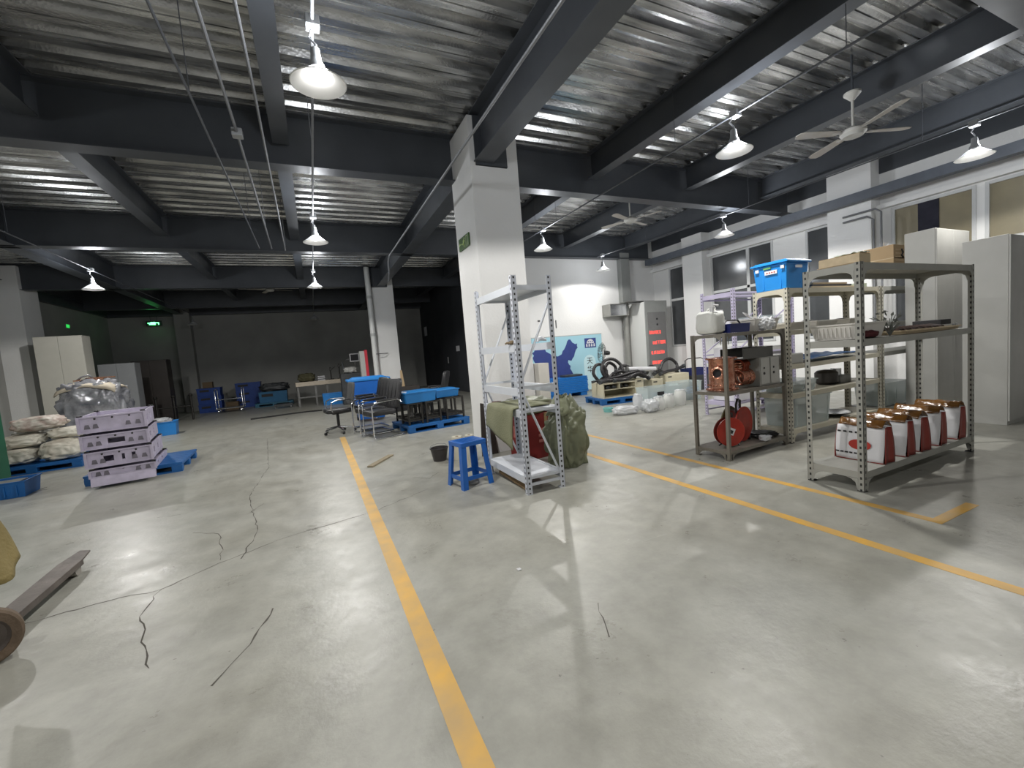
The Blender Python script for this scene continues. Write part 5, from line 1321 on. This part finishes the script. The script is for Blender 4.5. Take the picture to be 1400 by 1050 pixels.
MB().tube([(-.2, -.1, 1.46), (-.1, -.15, 1.53), (.0, -.12, 1.56), (.05, -.1, 1.50)], .018, 7).out('tied_film', FILM2, t, smooth='all')
cabinet('tall beige cabinet against the left wall behind the wrapped bundle', -5.95, 14.0 - .0, .88, .45, 2.60, False, mat('beige_cabinet_panel', (.46, .45, .40), .5, var=.06))
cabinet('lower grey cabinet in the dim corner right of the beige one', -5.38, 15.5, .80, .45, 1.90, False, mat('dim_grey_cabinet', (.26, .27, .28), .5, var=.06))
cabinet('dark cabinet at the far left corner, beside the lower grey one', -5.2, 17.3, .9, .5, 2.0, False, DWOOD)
t = thing('green_cabinet', 'dark green metal cabinet at the left edge of the picture', 'cabinet', (-5.22, 8.20, 0))
GREEN = mat('deep_green_paint', (.01, .115, .06), .45, var=.12)
MB().box(0, 0, .14, 1.14, .34, 1.87).out('carcass', GREEN, t, bevel=.008)
MB().box(.58, -.012, .18, 1.12, 0, 1.83).out('door', GREEN, t, bevel=.004); MB().box(.02, -.012, .18, .56, 0, 1.83).out('door', GREEN, t, bevel=.004)
for a in (.06, 1.08):
    for b in (.06, .28): MB().box(a - .03, b - .03, 0, a + .03, b + .03, .14).out('foot', FRAMEB, t)
t = thing('blue_crate', 'blue plastic crate at the left edge, in front of the green cabinet', 'crate', (-4.20, 7.50, 0), R(4))
MB().tray(.02, .02, .68, .42, .0, .21, .02, .008, .012).out('crate_body', PB, t, bevel=.003)
for k in range(6): MB().box(.06 + k * .11, -.006, .03, .075 + k * .11, .012, .17).out('rib', PB, t)
MB().box(.06, .05, .1, .6, .38, .19).out('contents', GREYC, t)
t = thing('blue_crate', 'blue plastic crate holding a grey bundle, behind the lilac frames', 'crate', (-3.78, 12.75, 0), R(6))
MB().tray(.02, .02, .60, .42, .0, .33, .02, .008, .012).out('crate_body', LBLUE, t, bevel=.003)
MB().blob((.3, .22, .33), (.22, .15, .10), .8, .1, 3, 2, 4).out('grey_bundle', mat('grey_film_bundle', (.40, .41, .43), .4, var=.3), t, smooth='all')
# ---------------------------------------------------------------- hand pallet truck with canvas over its handle
IRON = mat('dusty_iron', (.16, .135, .12), .5, .4, var=.35, scale=6, bump=.2)
RUBB = mat('old_brown_tyre', (.17, .12, .08), .75, var=.4, scale=8, bump=.4)
t = thing('pallet_truck', 'rusty hand pallet truck at the left edge with its fork on the floor', 'pallet truck', (-1.68, 2.95, 0))
def fork(x0, name='fork'):
    m = MB()
    top = [(x0, .22), (x0 + .11, .22), (x0 + .10, 1.16), (x0 + .075, 1.34), (x0 - .0, 1.38), (x0 - .03, 1.14)]
    m.prism(top, T(0, 0, .085, 0, 0, 0), .012)
    m.prism([(x0, .22), (x0 + .012, .22), (x0 - .018, 1.14), (x0 - .03, 1.14)], T(0, 0, .055), .03)
    m.prism([(x0 + .098, .22), (x0 + .11, .22), (x0 + .10, 1.16), (x0 + .088, 1.16)], T(0, 0, .055), .03)
    return m.out(name, IRON, t, bevel=.002)
f1 = fork(-.09); f2 = fork(-.62)
for f_, x0 in ((f1, -.09), (f2, -.62)): MB().cyl((x0 + .0, 1.1, .042), (x0 + .09, 1.1, .042), .042, 18).out('load_roller', mat('pale_roller', (.3, .28, .25), .5), f_, smooth=True)
MB().box(-.64, .14, .05, .06, .24, .20).out('cross_frame', IRON, t, bevel=.004)
MB().cyl((-.17, .08, .12), (-.17, .08, .42), .05, 20).out('pump_cylinder', IRON, t, smooth=True)
def wheel(px, py, rot):
    M = T(px, py, .145, PI / 2, 0, rot)
    w_ = MB().lathe([(.10, -.03), (.135, -.03), (.145, -.02), (.145, .02), (.135, .03), (.10, .03), (.095, .0), (.10, -.03)], M, 36).out('wheel', RUBB, t, smooth=True)
    MB().lathe([(0, .035), (.022, .035), (.03, .028), (.05, .022), (.06, .008), (.085, .008), (.10, .022), (.10, -.022), (.06, -.01), (.03, -.03), (0, -.03)], M, 30).out('hub', IRON, w_, smooth=True)
wheel(.055, .02, R(25)); wheel(-.30, -.1, R(25))
MB().cyl((-.30, -.1, .145), (.03, .02, .145), .014, 10).out('axle', IRON, t)
MB().tube([(-.17, .08, .40), (-.12, .02, .7), (-.08, -.0, 1.0), (-.08, -.0, 1.08)], .018, 10).out('handle_shaft', IRON, t, smooth=True)
MB().tube([(-.08, 0, 1.04), (-.15, 0, 1.06), (-.15, 0, 1.11), (-.08, 0, 1.13), (-.01, 0, 1.11), (-.01, 0, 1.06), (-.08, 0, 1.04)], .014, 8).out('handle_loop', IRON, t, smooth=True)
OL = mat('mustard_olive_canvas', (.22, .17, .06), .8, var=.35, scale=4, bump=.35, bscale=50)
def canvas(u, v):
    a = (u - .5) * 1.6 * PI
    rr = .15 + .09 * v + .03 * math.sin(a * 3 + v * 4) * v + .02 * math.sin(a * 7) * v
    dz = v * .66
    return (-1.83 + rr * math.sin(a) * 1.1 + .04 * v + .10 * max(0, v - .2) * math.sin(a), 2.93 - rr * math.cos(a), 1.14 - dz + .03 * math.sin(a * 4) * v)
tag(MB().sheet(canvas, 60, 26, .008).out('olive_canvas', OL, smooth='all'), 'mustard olive canvas draped over the pallet truck handle at the left edge', 'canvas')

# ---------------------------------------------------------------- dim far end of the hall
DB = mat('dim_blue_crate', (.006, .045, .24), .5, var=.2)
def crate_stack(label, x, y, n, L, W, h, m, rot=0, grp='blue crates at the dim far end'):
    for k in range(n):
        t = thing('blue_crate', label[k], 'crate', (x + .01 * (k % 2), y, k * (h + .002)), rot, grp)
        MB().tray(.02, .02, L, W, 0, h, .015, .01, .012).out('crate_body', m, t)
        MB().box(.1, .002, h * .55, .1 + L * .4, .008, h * .8).out('hand_slot', INK, t)
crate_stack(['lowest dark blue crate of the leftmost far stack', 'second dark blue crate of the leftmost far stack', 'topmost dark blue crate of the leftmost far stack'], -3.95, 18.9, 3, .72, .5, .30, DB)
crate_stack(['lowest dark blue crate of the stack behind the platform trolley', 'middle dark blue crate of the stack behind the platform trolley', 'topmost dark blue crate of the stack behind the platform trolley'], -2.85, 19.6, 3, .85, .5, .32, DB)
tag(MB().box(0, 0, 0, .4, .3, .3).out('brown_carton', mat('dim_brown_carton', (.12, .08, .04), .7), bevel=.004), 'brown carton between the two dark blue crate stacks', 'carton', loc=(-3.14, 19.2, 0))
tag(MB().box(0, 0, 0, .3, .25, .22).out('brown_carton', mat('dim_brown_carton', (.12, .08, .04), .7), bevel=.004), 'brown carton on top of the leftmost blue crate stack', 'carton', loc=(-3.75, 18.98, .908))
t = thing('platform_trolley', 'grey platform trolley with a tube rail before the dark crates', 'trolley', (-3.25, 17.9, 0))
MB().box(0, 0, .14, .85, .55, .17).out('platform', GREYC, t, bevel=.004)
for a in (.08, .77):
    for b in (.07, .48): MB().cyl((a - .02, b, .065), (a + .02, b, .065), .06, 14).out('caster', CHROME, t, smooth=True); MB().box(a - .03, b - .02, .12, a + .03, b + .02, .14).out('caster_plate', GREYC, t)
for a in (.02, .83): MB().tube([(a, .04, .17), (a, .04, .78), (a, .08, .84), (a, .48, .84), (a, .51, .78), (a, .51, .17)], .016, 8).out('end_rail', CHROME, t, smooth=True)
MB().tube([(.02, .04, .48), (.83, .04, .48)], .014, 8).out('front_rail', CHROME, t, smooth=True)
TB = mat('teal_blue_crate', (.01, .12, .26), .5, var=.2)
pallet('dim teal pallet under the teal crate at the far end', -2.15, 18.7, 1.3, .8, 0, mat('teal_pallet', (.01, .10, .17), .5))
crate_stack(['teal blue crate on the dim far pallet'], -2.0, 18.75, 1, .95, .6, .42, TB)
for o in list(bpy.data.objects):
    if o.get('label') == 'teal blue crate on the dim far pallet': o.location.z = .143
tag(MB().blob((0, 0, .15), (.5, .26, .16), .7, .12, 3, 4, 4, flatten=0).out('dark_bag', DARKC, smooth='all'), 'dark bag heaped over the teal crate', 'bag', loc=(-1.45, 19.05, .565))
tag(MB().box(0, 0, 0, .55, .35, .04).out('white_sheet', PAPERW), 'pale flat sheet on the dark bag at the far end', 'sheet', loc=(-1.9, 19.7, 0))
t = thing('work_bench', 'long white-topped workbench at the dim far end', 'bench', (-.62, 16.6, 0), R(4))
MB().box(0, 0, .80, 2.5, .75, .86).out('bench_top', mat('cream_bench_top', (.55, .48, .38), .5, var=.1), t, bevel=.004)
MB().box(0, -.004, .72, 2.5, .02, .80).out('front_apron', mat('cream_bench_top', (.55, .48, .38), .5), t)
for a in (.06, .62, 1.0, 1.55, 2.0, 2.42): MB().box(a - .03, .04, 0, a + .03, .10, .72).out('leg', GREYC, t)
for a in (.06, 2.42): MB().box(a - .03, .62, 0, a + .03, .68, .80).out('leg', GREYC, t)
MB().box(.09, .05, .30, 2.39, .09, .34).out('lower_rail', GREYC, t)
tag(MB().blob((0, 0, .14), (.26, .2, .15), .7, .15, 3, 1, 4, flatten=0).out('olive_bag', mat('dim_olive_bag', (.07, .065, .03), .8, var=.3), smooth='all'), 'olive bag on the left end of the far workbench', 'bag', loc=(-.25, 16.95, .865))
for k in range(5): tag(MB().box(0, 0, 0, .24 + .03 * (k % 2), .3, .03).out('paper_pile', (PAPERW, DARKC)[k % 2], bevel=.002), ['lowest white stack of paper on the workbench', 'dark folder on the workbench paper pile', 'white paper on the workbench dark folder', 'second dark folder on the workbench pile', 'topmost white paper of the workbench pile'][k], 'paper', 'paper pile on the workbench', loc=(.10, 16.85, .862 + k * .032))
for k, (xx, hh) in enumerate(((.55, .45), (.85, .55), (1.15, .40))):
    t = thing('bench_press', ['left upright black hand press on the workbench', 'middle and tallest upright black hand press on the workbench', 'right upright black hand press on the workbench'][k], 'press', (xx, 16.9, .862), 0, 'hand presses on the workbench')
    MB().box(-.09, -.1, 0, .09, .12, .03).out('base', FRAMEB, t); MB().cyl((0, .06, .03), (0, .06, hh), .022, 10).out('column', FRAMEB, t); MB().box(-.04, -.06, hh - .12, .04, .08, hh - .04).out('head', FRAMEB, t, bevel=.004); MB().cyl((.04, 0, hh - .08), (.16, -.05, hh), .01, 8).out('lever', FRAMEB, t)
t = thing('monitor', 'small white-framed monitor on an arm above the far workbench', 'monitor', (1.42, 16.9, .862))
MB().cyl((0, .05, 0), (0, .05, .62), .016, 8).out('stand', GREYC, t)
MB().box(-.17, 0, .58, .17, .03, .88).out('bezel', PAPERW, t, bevel=.006); MB().box(-.135, -.003, .62, .135, 0, .85).out('screen', INK, t)
MB().cyl((-.3, .04, .66), (-.17, .02, .70), .012, 8).out('arm', GREYC, t)
t = thing('machine_part', 'dark machine with pale covers right of the monitor', 'machine', (1.15, 15.7, 0))
MB().box(-.35, -.2, 0, .35, .25, 1.05).out('machine_body', DARKC, t, bevel=.02); MB().blob((0, 0, 1.16), (.22, .16, .1), .7, .15, 3, 5, 4).out('pale_cover', CABW, t, smooth='all'); MB().cyl((-.2, 0, 1.05), (-.25, .0, 1.45), .03, 10).out('lever', DARKC, t)
t = thing('blue_tub', 'blue tub standing under the far workbench', 'tub', (.18, 16.15, 0))
MB().tray(.02, .02, .62, .42, 0, .40, .02, .01, .012).out('tub_body', LBLUE, t)
t = thing('dolly', 'low dark dolly left of the workbench legs', 'dolly', (-1.4, 17.0, 0))
MB().box(0, 0, .10, .6, .4, .15).out('deck', DARKC, t)
for a in (.06, .54):
    for b in (.06, .34): MB().cyl((a - .015, b, .045), (a + .015, b, .045), .045, 12).out('caster', CHROME, t); MB().box(a - .02, b - .02, .085, a + .02, b + .02, .10).out('caster_plate', GREYC, t)
# rail in front of the far left wall
t = thing('barrier_rail', 'dark barrier rail with round-topped posts before the far left wall', 'rail', (-5.0, 16.7, 0))
for k in range(4): MB().cyl((k * .45, 0, 0), (k * .45, 0, .75), .03, 10).lathe([(0, 0), (.05, .02), (.06, .05), (.04, .09), (0, .1)], T(k * .45, 0, .74), 12).out('post', FRAMEB, t, smooth=True)
MB().cyl((0, 0, .45), (1.35, 0, .45), .02, 8).out('rail_tube', FRAMEB, t)
# floor cable and stains
tag(MB().tube([(-1.78, 14.2, .012), (-1.3, 14.25, .012), (-.8, 14.4, .012), (-.3, 14.45, .012), (.1, 14.3, .012)], .03, 6).out('floor_cable', BLACKP, smooth=True), 'black cable cover lying across the floor before the workbench', 'cable')
tag(MB().box(-.3, -.04, .001, .3, .04, .02).out('dirty_strip', mat('dirty_tan_strip', (.25, .21, .14), .8)), 'short dirty strip of wood lying on the floor left of the column', 'strip', loc=(.70, 6.0, 0), rot=R(55))
tag(MB().box(-.012, -.012, .0, .012, .012, .004).out('paper_scrap', PAPERW), 'tiny white paper scrap on the open floor', 'scrap', loc=(1.02, 2.34, .001))
# green emergency sign glowing on the far wall, with a second small one on the left wall
EG = mat('glowing_green_sign', (.02, .5, .1), .4, emit=(.10, 1.0, .22, 2.6))
t = thing('exit_sign', 'glowing green exit sign high on the dim far wall', 'sign', (-5.35, 20.71, 3.52))
MB().box(-.24, 0, -.10, .24, .03, .10).out('sign_box', DARKC, t, bevel=.004)
m = MB(); m.box(-.10, -.004, -.05, .05, 0, .05).box(-.19, -.004, .0, -.10, 0, .03).box(.05, -.004, .01, .16, 0, .035).box(.13, -.004, -.05, .16, 0, .01).box(-.15, -.004, -.05, -.10, 0, -.02); m.out('lit_figure', EG, t)
MB().cyl((-.1, .015, .10), (-.1, .015, .30), .006, 6).cyl((.1, .015, .10), (.1, .015, .30), .006, 6).out('hanger', DARKC, t)
ld = bpy.data.lights.new('exit_sign_light', 'POINT'); ld.energy = .18; ld.color = (.1, 1, .25); ld.shadow_soft_size = .08
lo = bpy.data.objects.new('exit_sign_light', ld); lo.location = (-5.35, 20.6, 3.46); C.objects.link(lo)
tag(MB().box(0, -.09, -.05, .01, .09, .05).out('exit_sign', mat('dim_green_sign', (.01, .3, .06), .3, emit=(.05, 1, .15, .25))), 'faint green exit sign on the left wall beyond the beige cabinet', 'sign', loc=(-6.798, 18.0, 3.25))
tag(MB().box(0, -.14, -.16, .04, .14, .16).out('wall_speaker', DARKC, bevel=.006), 'small dark box high on the left wall above the beige cabinet', 'box', loc=(-6.798, 13.4, 3.25))
# lift everything that stands on a shelf a hair above its board, so that nothing is sunk into it
for o in list(C.objects):
    if o.parent is None and o.get('category') and .05 < o.location.z < 2.2 and 3.7 < o.location.x < 9 and 1.8 < o.location.y < 5.4 and o.name.split('.')[0] != 'steel_shelf':
        o.location.z += .003
